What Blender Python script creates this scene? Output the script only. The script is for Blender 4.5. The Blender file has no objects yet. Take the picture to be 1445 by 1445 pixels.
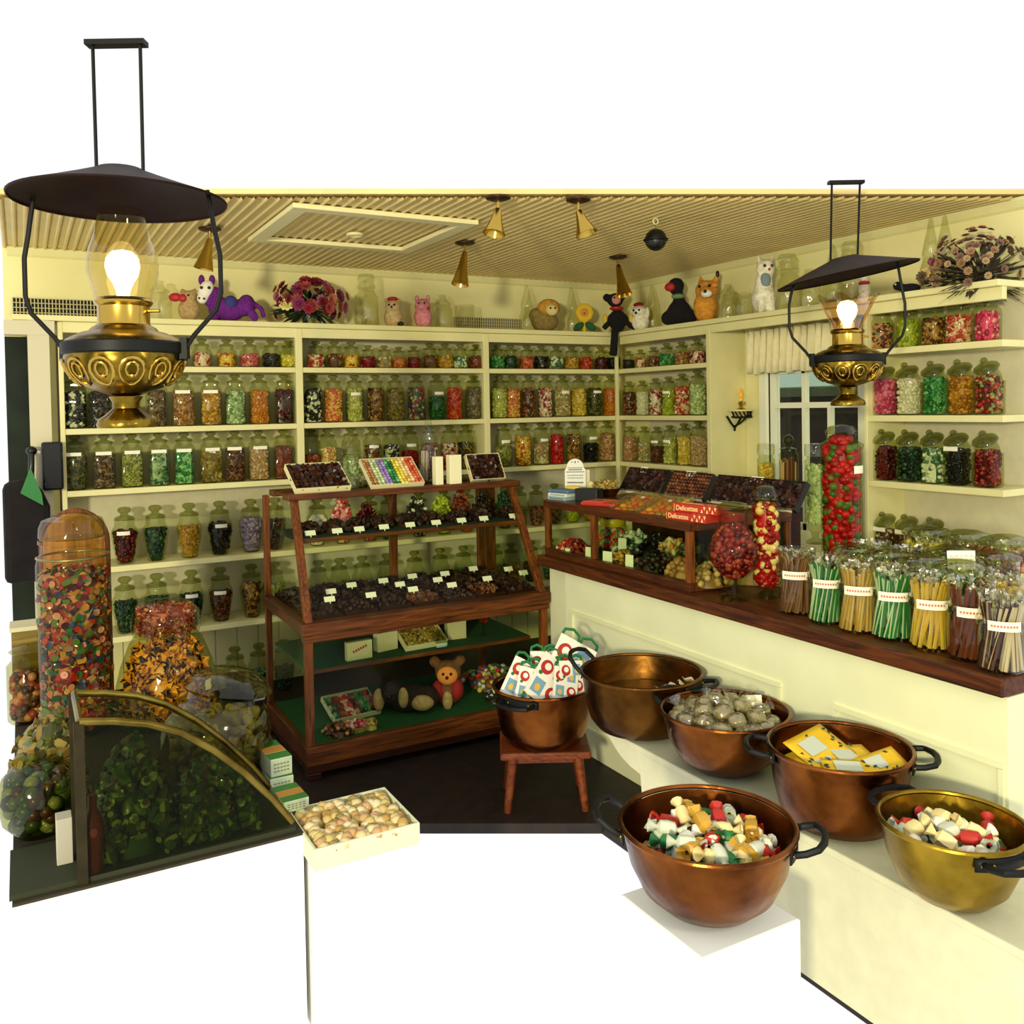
import bpy, bmesh, math, random
from mathutils import Vector, Matrix, Euler
R = math.radians
PI = math.pi
scene = bpy.context.scene
COL = scene.collection

# ------------------------------------------------------------------ camera
CAM = dict(x=-3.6011, y=-4.995, z=1.6, yaw=28.8233, pitch=-1.284, roll=-1.0121, f=1253.41, cx=718.77, cy=603.14)
def cam_axes():
    y, p, r = R(CAM['yaw']), R(CAM['pitch']), R(CAM['roll'])
    fw = Vector((math.sin(y)*math.cos(p), math.cos(y)*math.cos(p), math.sin(p)))
    rt = Vector((math.cos(y), -math.sin(y), 0))
    up = rt.cross(fw)
    return rt*math.cos(r)+up*math.sin(r), -rt*math.sin(r)+up*math.cos(r), fw
RT, UP, FW = cam_axes()
EYE = Vector((CAM['x'], CAM['y'], CAM['z']))
cd = bpy.data.cameras.new('camera')
cam = bpy.data.objects.new('camera', cd); COL.objects.link(cam)
M = Matrix(((RT.x, UP.x, -FW.x, EYE.x), (RT.y, UP.y, -FW.y, EYE.y), (RT.z, UP.z, -FW.z, EYE.z), (0, 0, 0, 1)))
cam.matrix_world = M
cd.sensor_width = 36; cd.sensor_fit = 'HORIZONTAL'
cd.lens = CAM['f']*36/1445
cd.shift_x = (722.5-CAM['cx'])/1445
cd.shift_y = (CAM['cy']-722.5)/1445
cd.clip_start = .05
scene.camera = cam

# ------------------------------------------------------------------ world, lights, exposure
w = bpy.data.worlds.new('world'); scene.world = w; w.use_nodes = True
bg = w.node_tree.nodes['Background']
bg.inputs[0].default_value = (1, 1, 1, 1)
bg.inputs[1].default_value = 1.0
scene.view_settings.view_transform = 'Standard'
scene.view_settings.look = 'None'
scene.view_settings.gamma = 1
scene.view_settings.exposure = 0.0
scene.view_settings.use_curve_mapping = False
def area(name, loc, target, size, power, col):
    l = bpy.data.lights.new(name, 'AREA'); l.energy = power; l.size = size; l.color = col
    o = bpy.data.objects.new(name, l); COL.objects.link(o); o.location = loc
    o.rotation_euler = (Vector(target)-Vector(loc)).to_track_quat('-Z', 'Y').to_euler()
    return o
area('photographer_flash', (-6.3, -7.0, 1.95), (-1.2, 0, 1.7), .40, 330, (1, .92, .66))
area('bounce_fill', (-2.2, -5.6, 2.3), (-.6, -1.2, 1.2), .4, 16, (1, .93, .70))  # added fill lamp standing in for light bounced around the shop
cy = scene.cycles
cy.max_bounces = 7; cy.diffuse_bounces = 3; cy.glossy_bounces = 3; cy.transmission_bounces = 4
cy.transparent_max_bounces = 28
cy.caustics_reflective = False; cy.caustics_refractive = False
cy.sample_clamp_indirect = 4.0

def at(px, py, axis, val):
    """point of a known surface (axis = value) that the photograph shows at that spot"""
    d = FW + RT*((px-CAM['cx'])/CAM['f']) - UP*((py-CAM['cy'])/CAM['f'])
    i = 'xyz'.index(axis)
    return EYE + d*((val-EYE[i])/d[i])
def deep(px, py, depth):
    d = FW + RT*((px-CAM['cx'])/CAM['f']) - UP*((py-CAM['cy'])/CAM['f'])
    return EYE + d*depth
def ppm(p):
    return CAM['f']/((Vector(p)-EYE).dot(FW))      # photo pixels per metre there

# ------------------------------------------------------------------ materials
MATS = {}
def s2l(c):
    return tuple((v/255/12.92 if v/255 <= .04045 else ((v/255+.055)/1.055)**2.4) for v in c)
def newmat(name):
    m = bpy.data.materials.new(name); m.use_nodes = True
    return m, m.node_tree.nodes, m.node_tree.links, m.node_tree.nodes['Principled BSDF']
def mat(name, col, rough=.5, metal=0, emit=0, noise=0, nscale=20, bump=0, bscale=60, spec=.4, coat=0, lin=False, stretch=None):
    if name in MATS: return MATS[name]
    m, N, L, b = newmat(name)
    c = col if lin else s2l(col)
    b.inputs['Base Color'].default_value = (*c, 1); b.inputs['Roughness'].default_value = rough
    b.inputs['Metallic'].default_value = metal; b.inputs['Specular IOR Level'].default_value = spec
    b.inputs['Coat Weight'].default_value = coat
    if emit:
        b.inputs['Emission Color'].default_value = (*c, 1); b.inputs['Emission Strength'].default_value = emit
    if noise or bump:
        tc = N.new('ShaderNodeTexCoord'); mp = N.new('ShaderNodeMapping'); L.new(tc.outputs['Object'], mp.inputs[0])
        if stretch: mp.inputs['Scale'].default_value = stretch
    if noise:
        t = N.new('ShaderNodeTexNoise'); t.inputs['Scale'].default_value = nscale; t.inputs['Detail'].default_value = 5
        L.new(mp.outputs[0], t.inputs[0])
        r = N.new('ShaderNodeValToRGB'); r.color_ramp.elements[0].position = .3; r.color_ramp.elements[1].position = .7
        r.color_ramp.elements[0].color = (*[max(0, v*(1-noise)) for v in c], 1)
        r.color_ramp.elements[1].color = (*[min(1, v*(1+noise)) for v in c], 1)
        L.new(t.outputs['Fac'], r.inputs[0]); L.new(r.outputs[0], b.inputs['Base Color'])
    if bump:
        t2 = N.new('ShaderNodeTexNoise'); t2.inputs['Scale'].default_value = bscale; L.new(mp.outputs[0], t2.inputs[0])
        bp = N.new('ShaderNodeBump'); bp.inputs['Strength'].default_value = bump; bp.inputs['Distance'].default_value = .01
        L.new(t2.outputs['Fac'], bp.inputs['Height']); L.new(bp.outputs[0], b.inputs['Normal'])
    MATS[name] = m
    return m
def glassmat(name, tint=(.97, .98, .93), amt=.55, base=.025, rough=.03, power=3.5, waves=0):
    """thin clear glass: lets light straight through, reflects more at glancing angles"""
    if name in MATS: return MATS[name]
    m, N, L, b = newmat(name); N.remove(b)
    tr = N.new('ShaderNodeBsdfTransparent'); tr.inputs[0].default_value = (*tint, 1)
    gl = N.new('ShaderNodeBsdfGlossy'); gl.inputs['Roughness'].default_value = rough
    gl.inputs[0].default_value = (1, 1, .95, 1)
    lw = N.new('ShaderNodeLayerWeight'); lw.inputs[0].default_value = .5
    pw = N.new('ShaderNodeMath'); pw.operation = 'POWER'; pw.inputs[1].default_value = power
    mu = N.new('ShaderNodeMath'); mu.operation = 'MULTIPLY_ADD'; mu.inputs[1].default_value = amt; mu.inputs[2].default_value = base
    L.new(lw.outputs['Facing'], pw.inputs[0]); L.new(pw.outputs[0], mu.inputs[0])
    if waves:
        tc = N.new('ShaderNodeTexCoord'); t = N.new('ShaderNodeTexNoise'); t.inputs['Scale'].default_value = waves
        L.new(tc.outputs['Object'], t.inputs[0])
        bp = N.new('ShaderNodeBump'); bp.inputs['Strength'].default_value = .5; bp.inputs['Distance'].default_value = .02
        L.new(t.outputs['Fac'], bp.inputs['Height']); L.new(bp.outputs[0], gl.inputs['Normal'])
    mx = N.new('ShaderNodeMixShader')
    L.new(mu.outputs[0], mx.inputs[0]); L.new(tr.outputs[0], mx.inputs[1]); L.new(gl.outputs[0], mx.inputs[2])
    L.new(mx.outputs[0], N['Material Output'].inputs[0])
    MATS[name] = m
    return m
def candymat(name, cols, rough=.3, coat=.3, metal=0):
    """every candy of a pile picks one of these colours"""
    name = 'candy_'+name
    if name in MATS: return MATS[name]
    m, N, L, b = newmat(name)
    g = N.new('ShaderNodeNewGeometry'); r = N.new('ShaderNodeValToRGB'); r.color_ramp.interpolation = 'CONSTANT'
    n = len(cols)
    while len(r.color_ramp.elements) < n: r.color_ramp.elements.new(.5)
    for i, c in enumerate(cols):
        r.color_ramp.elements[i].position = i/n; r.color_ramp.elements[i].color = (*s2l(c), 1)
    L.new(g.outputs['Random Per Island'], r.inputs[0]); L.new(r.outputs[0], b.inputs['Base Color'])
    b.inputs['Roughness'].default_value = rough; b.inputs['Coat Weight'].default_value = coat*.4; b.inputs['Metallic'].default_value = metal
    b.inputs['Specular IOR Level'].default_value = .3
    MATS[name] = m
    return m
def woodmat(name, dark, light, scale=9, axis=0, rough=.38):
    if name in MATS: return MATS[name]
    m, N, L, b = newmat(name)
    tc = N.new('ShaderNodeTexCoord'); mp = N.new('ShaderNodeMapping'); L.new(tc.outputs['Object'], mp.inputs[0])
    s = [6, 6, 6]; s[axis] = .5; mp.inputs['Scale'].default_value = s
    t = N.new('ShaderNodeTexNoise'); t.inputs['Scale'].default_value = scale; t.inputs['Detail'].default_value = 6; t.inputs['Distortion'].default_value = 1.2
    L.new(mp.outputs[0], t.inputs[0])
    r = N.new('ShaderNodeValToRGB'); r.color_ramp.elements[0].position = .32; r.color_ramp.elements[1].position = .72
    r.color_ramp.elements[0].color = (*s2l(dark), 1); r.color_ramp.elements[1].color = (*s2l(light), 1)
    L.new(t.outputs['Fac'], r.inputs[0]); L.new(r.outputs[0], b.inputs['Base Color'])
    b.inputs['Roughness'].default_value = rough; b.inputs['Specular IOR Level'].default_value = .22
    MATS[name] = m
    return m
def coppermat(name, c1, c2, rough=.22, scale=5):
    if name in MATS: return MATS[name]
    m, N, L, b = newmat(name)
    tc = N.new('ShaderNodeTexCoord'); t = N.new('ShaderNodeTexNoise'); t.inputs['Scale'].default_value = scale; t.inputs['Detail'].default_value = 7
    L.new(tc.outputs['Object'], t.inputs[0])
    r = N.new('ShaderNodeValToRGB'); r.color_ramp.elements[0].position = .35; r.color_ramp.elements[1].position = .68
    r.color_ramp.elements[0].color = (*s2l(c1), 1); r.color_ramp.elements[1].color = (*s2l(c2), 1)
    L.new(t.outputs['Fac'], r.inputs[0]); L.new(r.outputs[0], b.inputs['Base Color'])
    b.inputs['Metallic'].default_value = 1
    mr = N.new('ShaderNodeMapRange'); mr.inputs[3].default_value = rough*.8; mr.inputs[4].default_value = rough*1.9
    L.new(t.outputs['Fac'], mr.inputs[0]); L.new(mr.outputs[0], b.inputs['Roughness'])
    v = N.new('ShaderNodeTexVoronoi'); v.inputs['Scale'].default_value = 26; L.new(tc.outputs['Object'], v.inputs[0])
    bp = N.new('ShaderNodeBump'); bp.inputs['Strength'].default_value = .12; bp.inputs['Distance'].default_value = .01
    L.new(v.outputs['Distance'], bp.inputs['Height']); L.new(bp.outputs[0], b.inputs['Normal'])
    MATS[name] = m
    return m

CREAM = mat('cream_paint', (226, 218, 152), .55, noise=.05, nscale=6)
WALLP = mat('wall_plaster', (230, 222, 156), .75, noise=.05, nscale=4, bump=.05, bscale=90)
CEILP = mat('ceiling_paint', (222, 198, 126), .45, noise=.06, nscale=5)
BLACK = mat('black_iron', (12, 13, 10), .5, spec=.2)
PLASTIC = mat('black_plastic', (14, 14, 12), .25)
GLASS = glassmat('jar_glass', tint=(.80, .83, .64), amt=.32, base=.012)  # tint darkened to imitate refracted dark and shelf shade behind the jars
GLASSD = glassmat('lid_glass', tint=(.62, .65, .40), amt=.35, base=.03, rough=.08, power=1.8)  # lid tint darkened for the same refracted dark
PANE = glassmat('pane_glass', tint=(.95, .97, .92), amt=.5, base=.012, power=5)
BRASS = coppermat('brass', (88, 70, 18), (178, 146, 52), .2, 14)
GOLD = mat('polished_brass', (196, 162, 72), .2, metal=1)
WOOD = woodmat('reddish_wood', (52, 24, 7), (116, 62, 20), axis=0)
WOODV = woodmat('reddish_wood_upright', (62, 30, 9), (136, 74, 24), axis=2)
WOODY = woodmat('reddish_wood_lengthwise', (46, 21, 7), (100, 50, 16), axis=1)
DARKW = woodmat('dark_wood', (30, 12, 5), (62, 26, 10), axis=0)
PAPER = mat('white_card', (244, 240, 214), .7)
LABEL = mat('label_paper', (236, 230, 196), .7)
FELT = mat('green_felt', (12, 72, 26), .95, noise=.2, nscale=60)
CHOC = candymat('chocolate', [(36, 18, 8), (52, 26, 12), (26, 12, 6), (70, 38, 18), (44, 20, 10)], .55, 0)

# ------------------------------------------------------------------ mesh builder
class MB:
    def __init__(s): s.v = []; s.f = []; s.sm = []; s.mi = []; s.m = 0
    def add(s, vs, fs, smooth=False, X=None):
        o = len(s.v)
        s.v += [tuple(X @ Vector(v)) for v in vs] if X is not None else [tuple(v) for v in vs]
        for f in fs: s.f.append([i+o for i in f]); s.sm.append(smooth); s.mi.append(s.m)
        return s
    def box(s, c, d, X=None, rz=0, rx=0, ry=0):
        a, b, e = d[0]/2, d[1]/2, d[2]/2
        vs = [Vector((x, y, z)) for x in (-a, a) for y in (-b, b) for z in (-e, e)]
        if rz or rx or ry:
            m = Euler((rx, ry, rz)).to_matrix(); vs = [m @ v for v in vs]
        vs = [v+Vector(c) for v in vs]
        return s.add(vs, [(0, 1, 3, 2), (4, 6, 7, 5), (0, 4, 5, 1), (2, 3, 7, 6), (0, 2, 6, 4), (1, 5, 7, 3)], False, X)
    def span(s, p, q, X=None):
        return s.box([(a+b)/2 for a, b in zip(p, q)], [abs(b-a) for a, b in zip(p, q)], X)
    def lathe(s, prof, seg=20, c=(0, 0, 0), X=None, sq=0, smooth=True, capb=True):
        rings = []; vs = []; fs = []
        for r, z in prof:
            if r < 1e-5:
                rings.append([len(vs)]); vs.append((c[0], c[1], c[2]+z)); continue
            row = []
            for i in range(seg):
                t = 2*PI*i/seg; k = 1
                if sq:
                    k = 1/((abs(math.cos(t))**sq+abs(math.sin(t))**sq)**(1/sq))
                row.append(len(vs)); vs.append((c[0]+r*k*math.cos(t), c[1]+r*k*math.sin(t), c[2]+z))
            rings.append(row)
        for a, b in zip(rings, rings[1:]):
            if len(a) == 1 and len(b) == 1: continue
            for i in range(seg):
                j = (i+1) % seg
                if len(a) == 1: fs.append((a[0], b[j], b[i]))
                elif len(b) == 1: fs.append((a[i], a[j], b[0]))
                else: fs.append((a[i], a[j], b[j], b[i]))
        return s.add(vs, fs, smooth, X)
    def ball(s, c, r, seg=12, rg=7, X=None, rot=None):
        if not hasattr(r, '__len__'): r = (r, r, r)
        vs = []; fs = []
        m = rot.to_matrix() if rot is not None else None
        for j in range(rg+1):
            p = PI*j/rg
            if j in (0, rg): q = [(0, 0, -math.cos(p))]
            else: q = [(math.sin(p)*math.cos(2*PI*i/seg), math.sin(p)*math.sin(2*PI*i/seg), -math.cos(p)) for i in range(seg)]
            for x, y, z in q:
                v = Vector((x*r[0], y*r[1], z*r[2]))
                if m: v = m @ v
                vs.append(v+Vector(c))
        def k(j, i): return 0 if j == 0 else (len(vs)-1 if j == rg else 1+(j-1)*seg+i % seg)
        for j in range(rg):
            for i in range(seg):
                if j == 0: fs.append((0, k(1, i+1), k(1, i)))
                elif j == rg-1: fs.append((k(j, i), k(j, i+1), len(vs)-1))
                else: fs.append((k(j, i), k(j, i+1), k(j+1, i+1), k(j+1, i)))
        return s.add(vs, fs, True, X)
    def tube(s, pts, r, seg=8, closed=False, X=None, caps=True):
        pts = [Vector(p) for p in pts]; n = len(pts); vs = []; fs = []
        rr = r if hasattr(r, '__len__') else [r]*n
        ref = None
        for i, p in enumerate(pts):
            if closed: t = pts[(i+1) % n]-pts[i-1]
            else: t = pts[min(i+1, n-1)]-pts[max(i-1, 0)]
            t.normalize()
            if ref is None:
                ref = Vector((0, 0, 1)) if abs(t.z) < .9 else Vector((1, 0, 0))
            a = (ref-t*ref.dot(t)); 
            if a.length < 1e-6: a = t.orthogonal()
            a.normalize(); ref = a; b = t.cross(a)
            for k in range(seg):
                q = 2*PI*k/seg; vs.append(p+a*(rr[i]*math.cos(q))+b*(rr[i]*math.sin(q)))
        for i in range(n if closed else n-1):
            i2 = (i+1) % n
            for k in range(seg):
                k2 = (k+1) % seg; fs.append((i*seg+k, i*seg+k2, i2*seg+k2, i2*seg+k))
        if not closed and caps:
            fs.append(tuple(range(seg-1, -1, -1))); fs.append(tuple((n-1)*seg+k for k in range(seg)))
        return s.add(vs, fs, True, X)
    def prism(s, poly, a, b, plane='xz', X=None):
        """polygon in a plane pushed from a to b along the third axis"""
        def P(u, v, w): return {'xz': (u, w, v), 'yz': (w, u, v), 'xy': (u, v, w)}[plane]
        n = len(poly); vs = [P(u, v, a) for u, v in poly]+[P(u, v, b) for u, v in poly]
        fs = [tuple(range(n)), tuple(range(2*n-1, n-1, -1))]
        for i in range(n):
            j = (i+1) % n; fs.append((i, n+i, n+j, j))
        return s.add(vs, fs, False, X)
    def quadstrip(s, rows, X=None, smooth=True, th=0):
        """grid of points (rows of equal length)"""
        n = len(rows[0]); vs = [p for r in rows for p in r]; fs = []
        for i in range(len(rows)-1):
            for k in range(n-1):
                fs.append((i*n+k, i*n+k+1, (i+1)*n+k+1, (i+1)*n+k))
        return s.add(vs, fs, smooth, X)
    def mesh(s, name, mats):
        me = bpy.data.meshes.new(name); me.from_pydata(s.v, [], s.f); me.update()
        me.polygons.foreach_set('use_smooth', s.sm); me.polygons.foreach_set('material_index', s.mi)
        bm = bmesh.new(); bm.from_mesh(me)
        bmesh.ops.recalc_face_normals(bm, faces=bm.faces); bm.to_mesh(me); bm.free()
        for m in (mats if isinstance(mats, (list, tuple)) else [mats]): me.materials.append(m)
        if any(s.sm):
            try: me.set_sharp_from_angle(angle=R(42))
            except Exception: pass
        return me
    def build(s, name, mats, parent=None, bevel=0, solid=0, sub=0, remesh=0):
        o = bpy.data.objects.new(name, s.mesh(name, mats)); COL.objects.link(o)
        if parent is not None: o.parent = parent
        if solid:
            md = o.modifiers.new('solid', 'SOLIDIFY'); md.thickness = solid; md.offset = 0
        if remesh:
            md = o.modifiers.new('remesh', 'REMESH'); md.mode = 'VOXEL'; md.voxel_size = remesh; md.use_smooth_shade = True
            md = o.modifiers.new('smooth', 'SMOOTH'); md.iterations = 4; md.factor = .5
        if bevel:
            md = o.modifiers.new('bevel', 'BEVEL'); md.width = bevel; md.segments = 2; md.limit_method = 'ANGLE'
        if sub:
            md = o.modifiers.new('sub', 'SUBSURF'); md.levels = sub; md.render_levels = sub
        return o
def tag(o, label, cat, group=None, kind=None):
    o['label'] = label; o['category'] = cat
    if group: o['group'] = group
    if kind: o['kind'] = kind
    return o
LABELS = {}
def thing(name, label, cat, loc=(0, 0, 0), rz=0, group=None):
    o = bpy.data.objects.new(name, None); COL.objects.link(o); o.empty_display_size = .05
    o.location = loc; o.rotation_euler = (0, 0, rz)
    return tag(o, label, cat, group)
def struct(o, label=None):
    o['kind'] = 'structure'
    if label: o['label'] = label
    return o
def link_mesh(name, me, parent, material=None, stuff=False):
    o = bpy.data.objects.new(name, me); COL.objects.link(o); o.parent = parent
    if material is not None:
        o.material_slots[0].link = 'OBJECT'; o.material_slots[0].material = material
    if stuff: o['kind'] = 'stuff'
    return o
def clone(o, loc=None, rz=None, label=None, parent=None, mat0=None):
    c = o.copy(); COL.objects.link(c)
    if parent is not None: c.parent = parent
    if loc is not None: c.location = loc
    if rz is not None: c.rotation_euler = (0, 0, rz)
    if label: c['label'] = label
    for ch in o.children: clone(ch, parent=c)
    return c
def ordinal(i):
    return ['first', 'second', 'third', 'fourth', 'fifth', 'sixth', 'seventh', 'eighth', 'ninth', 'tenth', 'eleventh', 'twelfth', 'thirteenth', 'fourteenth', 'fifteenth'][i]
RNG = random.Random(7)
def rrot(g): return Euler((g.uniform(0, 6.28), g.uniform(0, 6.28), g.uniform(0, 6.28)))
ICO = None
def candy(mb, c, s, shape, g):
    """one sweet: round drop, wrapped twist, chunk, flat disc or stick"""
    rot = rrot(g)
    if shape == 'drop': mb.ball(c, (s*.55, s*.55, s*.5), 7, 5, rot=rot)
    elif shape == 'oval': mb.ball(c, (s*.75, s*.42, s*.42), 7, 5, rot=rot)
    elif shape == 'chunk':
        d = [s*g.uniform(.6, 1.1) for _ in range(3)]; mb.box(c, d, None, rot.z, rot.x, rot.y)
    elif shape == 'wrap':
        X = Matrix.Translation(c) @ rot.to_matrix().to_4x4()
        mb.lathe([(0, -s*.80), (s*.26, -s*.84), (s*.12, -s*.60), (s*.40, -s*.48), (s*.50, 0), (s*.40, s*.48), (s*.12, s*.60), (s*.26, s*.84), (0, s*.80)], 7, X=X)
    elif shape == 'flower':
        X = Matrix.Translation(c) @ rot.to_matrix().to_4x4()
        vs = [(0, 0, s*.12)]
        for i in range(10):
            r = s*(.75 if i % 2 == 0 else .5); vs.append((r*math.cos(i*PI/5), r*math.sin(i*PI/5), -s*.05 if i % 2 else s*.12))
        mb.add(vs, [(0, 1+i, 1+(i+1) % 10) for i in range(10)], False, X)
def pile(prof, z0, z1, n, size, shape, seed, sq=0, top=True, core=.74):
    """sweets filling a vessel of radius prof(z) between z0 and z1, seen from outside"""
    g = random.Random(seed); mb = MB()
    zs = [z0+(z1-z0)*i/6 for i in range(7)]
    mb.lathe([(0, z0)]+[(prof(z)*core, z) for z in zs[:-1]]+[(prof(z1)*core*.9, z1-size*.2), (0, z1-size*.1)], 16, sq=sq)
    ws = [prof(z)+.002 for z in zs]
    for _ in range(n):
        z = z0+(z1-z0)*g.random()
        if g.random() > prof(z)/max(ws): z = z0+(z1-z0)*g.random()
        t = g.uniform(0, 2*PI); k = 1
        if sq: k = 1/((abs(math.cos(t))**sq+abs(math.sin(t))**sq)**(1/sq))
        r = (prof(z)-size*(.75 if shape in ('wrap', 'oval', 'flower') else .5))*k*(g.uniform(.93, 1.0) if g.random() < .7 else g.uniform(.78, .93))
        candy(mb, (r*math.cos(t), r*math.sin(t), max(z, z0+size*.5)), size*g.uniform(.85, 1.2), shape, g)
    if top:
        for _ in range(max(6, n//7)):
            t = g.uniform(0, 2*PI); r = (prof(z1)-size*.5)*math.sqrt(g.random())
            candy(mb, (r*math.cos(t), r*math.sin(t), z1+size*g.uniform(-.2, .35)*(1-.5*r/prof(z1))), size, shape, g)
    return mb
# ================================================================== the room
ZT, Z1, Z2, Z3, Z4, Z5 = 2.10, 1.849, 1.531, 1.216, .8136, .4458
CEIL = 2.48; WY = .30; WX = .28
FLOORM = mat('dark_floor', (30, 18, 8), .6, noise=.5, nscale=14, bump=.15, bscale=40)
def floor_y(x): return -1.808-.6005*(x+2.343)
fp = [(-3.66, .3), (.3, .3), (.3, -3.9), (-1.69, -3.9), (-1.69, floor_y(-1.69)), (-2.62, floor_y(-2.62)), (-3.01, -1.62), (-3.01, -2.70), (-3.63, -2.70), (-3.63, -1.2), (-3.66, -1.2)]
mb = MB().prism(fp, -.04, 0, 'xy').span((-2.32, -3.50, -.008), (-2.06, -3.25, 0)).span((-2.965, -2.81, -.008), (-2.745, -2.65, 0))
fl = mb.build('floor', FLOORM); struct(fl, 'dark brown floor between the counters')
# ceiling of narrow beaded boards running towards the window wall
def cut_y(x): return -.907+(x+3.587)*(-2.625+.907)/(.172+3.587)
mb = MB(); x = -3.66; pw = .046
while x < .3:
    ye = cut_y(x); x2 = min(x+pw, .32)
    sec = [(x, CEIL), (x+.006, CEIL-.009), (x+.014, CEIL-.009), (x+.020, CEIL), (x+.022, CEIL+.006), (x+.026, CEIL+.001), (x2, CEIL)]
    rows = [[(a, WY, z) for a, z in sec], [(a, ye, z) for a, z in sec]]
    mb.quadstrip(rows, smooth=False)
    x += pw
mb.span((-3.66, WY, CEIL+.012), (.32, cut_y(-3.66), CEIL+.03))
# slab behind, ending along the same line
mb.prism([(-3.66, WY), (.32, WY), (.32, cut_y(.32)), (-3.66, cut_y(-3.66))], CEIL+.013, CEIL+.035, 'xy')
struct(mb.build('ceiling', CEILP), 'tan beadboard ceiling')
# walls
mb = MB().span((-3.66, WY, 0), (.30, WY+.06, CEIL+.01))
struct(mb.build('wall_back', WALLP), 'cream wall behind the long candy shelves')
WIN = (-1.80, -1.13, .86, 1.79)      # window opening: y0, y1, z0, z1
mb = MB(); y0, y1, z0, z1 = WIN; ye = -2.74
mb.span((WX, WY, 0), (WX+.08, y1, CEIL+.01)).span((WX, y0, 0), (WX+.08, ye, CEIL+.01)).span((WX, y1, 0), (WX+.08, y0, z0)).span((WX, y1, z1), (WX+.08, y0, CEIL+.01))
struct(mb.build('wall_right', WALLP), 'cream wall holding the window')
# crown mouldings
mb = MB().prism([(WY, CEIL), (WY-.035, CEIL), (WY-.03, CEIL-.012), (WY-.012, CEIL-.04), (WY, CEIL-.05)], -3.64, WX, 'yz')
struct(mb.build('trim_1', CREAM), 'cream crown moulding along the back wall')
mb = MB().prism([(WX, CEIL), (WX-.035, CEIL), (WX-.03, CEIL-.012), (WX-.012, CEIL-.04), (WX, CEIL-.05)], WY-.03, ye, 'xz')
struct(mb.build('trim_2', CREAM), 'cream crown moulding along the right wall')
# beadboard dado under the lowest back shelf
mb = MB()
for i in range(28):
    xx = -3.38+i*.122; mb.span((xx, WY-.012, .02), (xx+.116, WY, Z5-.03))
struct(mb.build('baseboard_back', CREAM), 'vertical boards below the back shelves')
# ceiling hatch: a raised frame
hx0, hx1, hy0, hy1 = -2.58, -1.71, -1.30, -.455
h = thing('ceiling_hatch', 'framed rectangular hatch in the beadboard ceiling', 'hatch', ((hx0+hx1)/2, (hy0+hy1)/2, CEIL-.01))
X = Matrix.Translation((-(hx0+hx1)/2, -(hy0+hy1)/2, -(CEIL-.01)))
t = .075
HW = mat('hatch_paint', (240, 230, 168), .5)
mb = MB().span((hx0, hy0, CEIL-.028), (hx1, hy0+t, CEIL-.006), X).span((hx0, hy1-t, CEIL-.028), (hx1, hy1, CEIL-.006), X)
mb.span((hx0, hy0+t, CEIL-.028), (hx0+t, hy1-t, CEIL-.006), X).span((hx1-t, hy0+t, CEIL-.028), (hx1, hy1-t, CEIL-.006), X)
mb.build('frame', HW, h, bevel=.004)
mb = MB().tube([(.035*math.cos(a*PI/8), .035*math.sin(a*PI/8)+.06, -.012) for a in range(16)], .008, 6, closed=True)
mb.build('pull_ring', HW, h)
# door frame at the far left
mb = MB().span((-3.56, -.02, 0), (-3.465, .08, ZT-.02)).span((-3.66, -.025, ZT-.10), (-3.44, .08, ZT-.0295))
struct(mb.build('trim_3', mat('jamb_paint', (206, 196, 158), .6)), 'cream doorway jamb at the far left')
struct(MB().span((-3.435, .0, 0), (-3.428, .05, ZT-.1)).build('gap_shade_strip', DARKW), 'dark strip painted as the shaded gap beside the doorway jamb')  # solid dark strip whose colour stands in for shade in the gap
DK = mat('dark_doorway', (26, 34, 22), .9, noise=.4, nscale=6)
struct(MB().span((-3.66, .12, 0), (-3.55, .16, 2.0)).build('doorway_shade_panel', DK), 'dark panel standing for the unlit opening beyond the jamb')  # solid panel, its dark colour imitates the unlit doorway opening

# ================================================================== window
wn = bpy.data.objects.new('window_1', None); COL.objects.link(wn); wn.location = (WX, (y0+y1)/2, z0); struct(wn, 'white sash window behind the counter')
X = Matrix.Translation((-WX, -(y0+y1)/2, -z0))
WHITE = mat('sash_paint', (238, 238, 206), .45)
mb = MB()
mb.span((WX-.02, y1+.06, z0-.03), (WX+.05, y1, z1), X).span((WX-.02, y0, z0-.03), (WX+.05, y0-.06, z1), X).span((WX-.02, y1+.06, z1), (WX+.05, y0-.06, z1+.06), X)
mb.build('casing', WHITE, wn, bevel=.004)
mb = MB(); zm = 1.588
f = .04
mb.span((WX+.01, y1-.001, z0), (WX+.05, y1-f, z1), X).span((WX+.01, y0+.001, z0), (WX+.05, y0+f, z1), X).span((WX+.012, y1-f, z1-.001), (WX+.048, y0+f, z1-.025), X)
mb.span((WX+.008, y1-f, zm-.02), (WX+.05, y0+f, zm+.012), X).span((WX+.012, y1-f, z0+.001), (WX+.048, y0+f, z0+.05), X)
mb.build('sash', WHITE, wn)
mb = MB(); ym = -1.385
mb.span((WX+.012, ym+.013, z0), (WX+.045, ym-.013, z1), X).span((WX+.012, -1.565+.011, z0), (WX+.045, -1.565-.011, zm), X)
mb.build('muntin', WHITE, wn)
MB().span((WX+.028, y1-f, z0+.05), (WX+.031, y0+f, z1-.025), X).build('pane', PANE, wn)
MB().span((WX-.07, y1+.09, z0-.05), (WX+.05, y0-.09, z0-.03), X).build('sill', WHITE, wn, bevel=.004)
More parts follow.
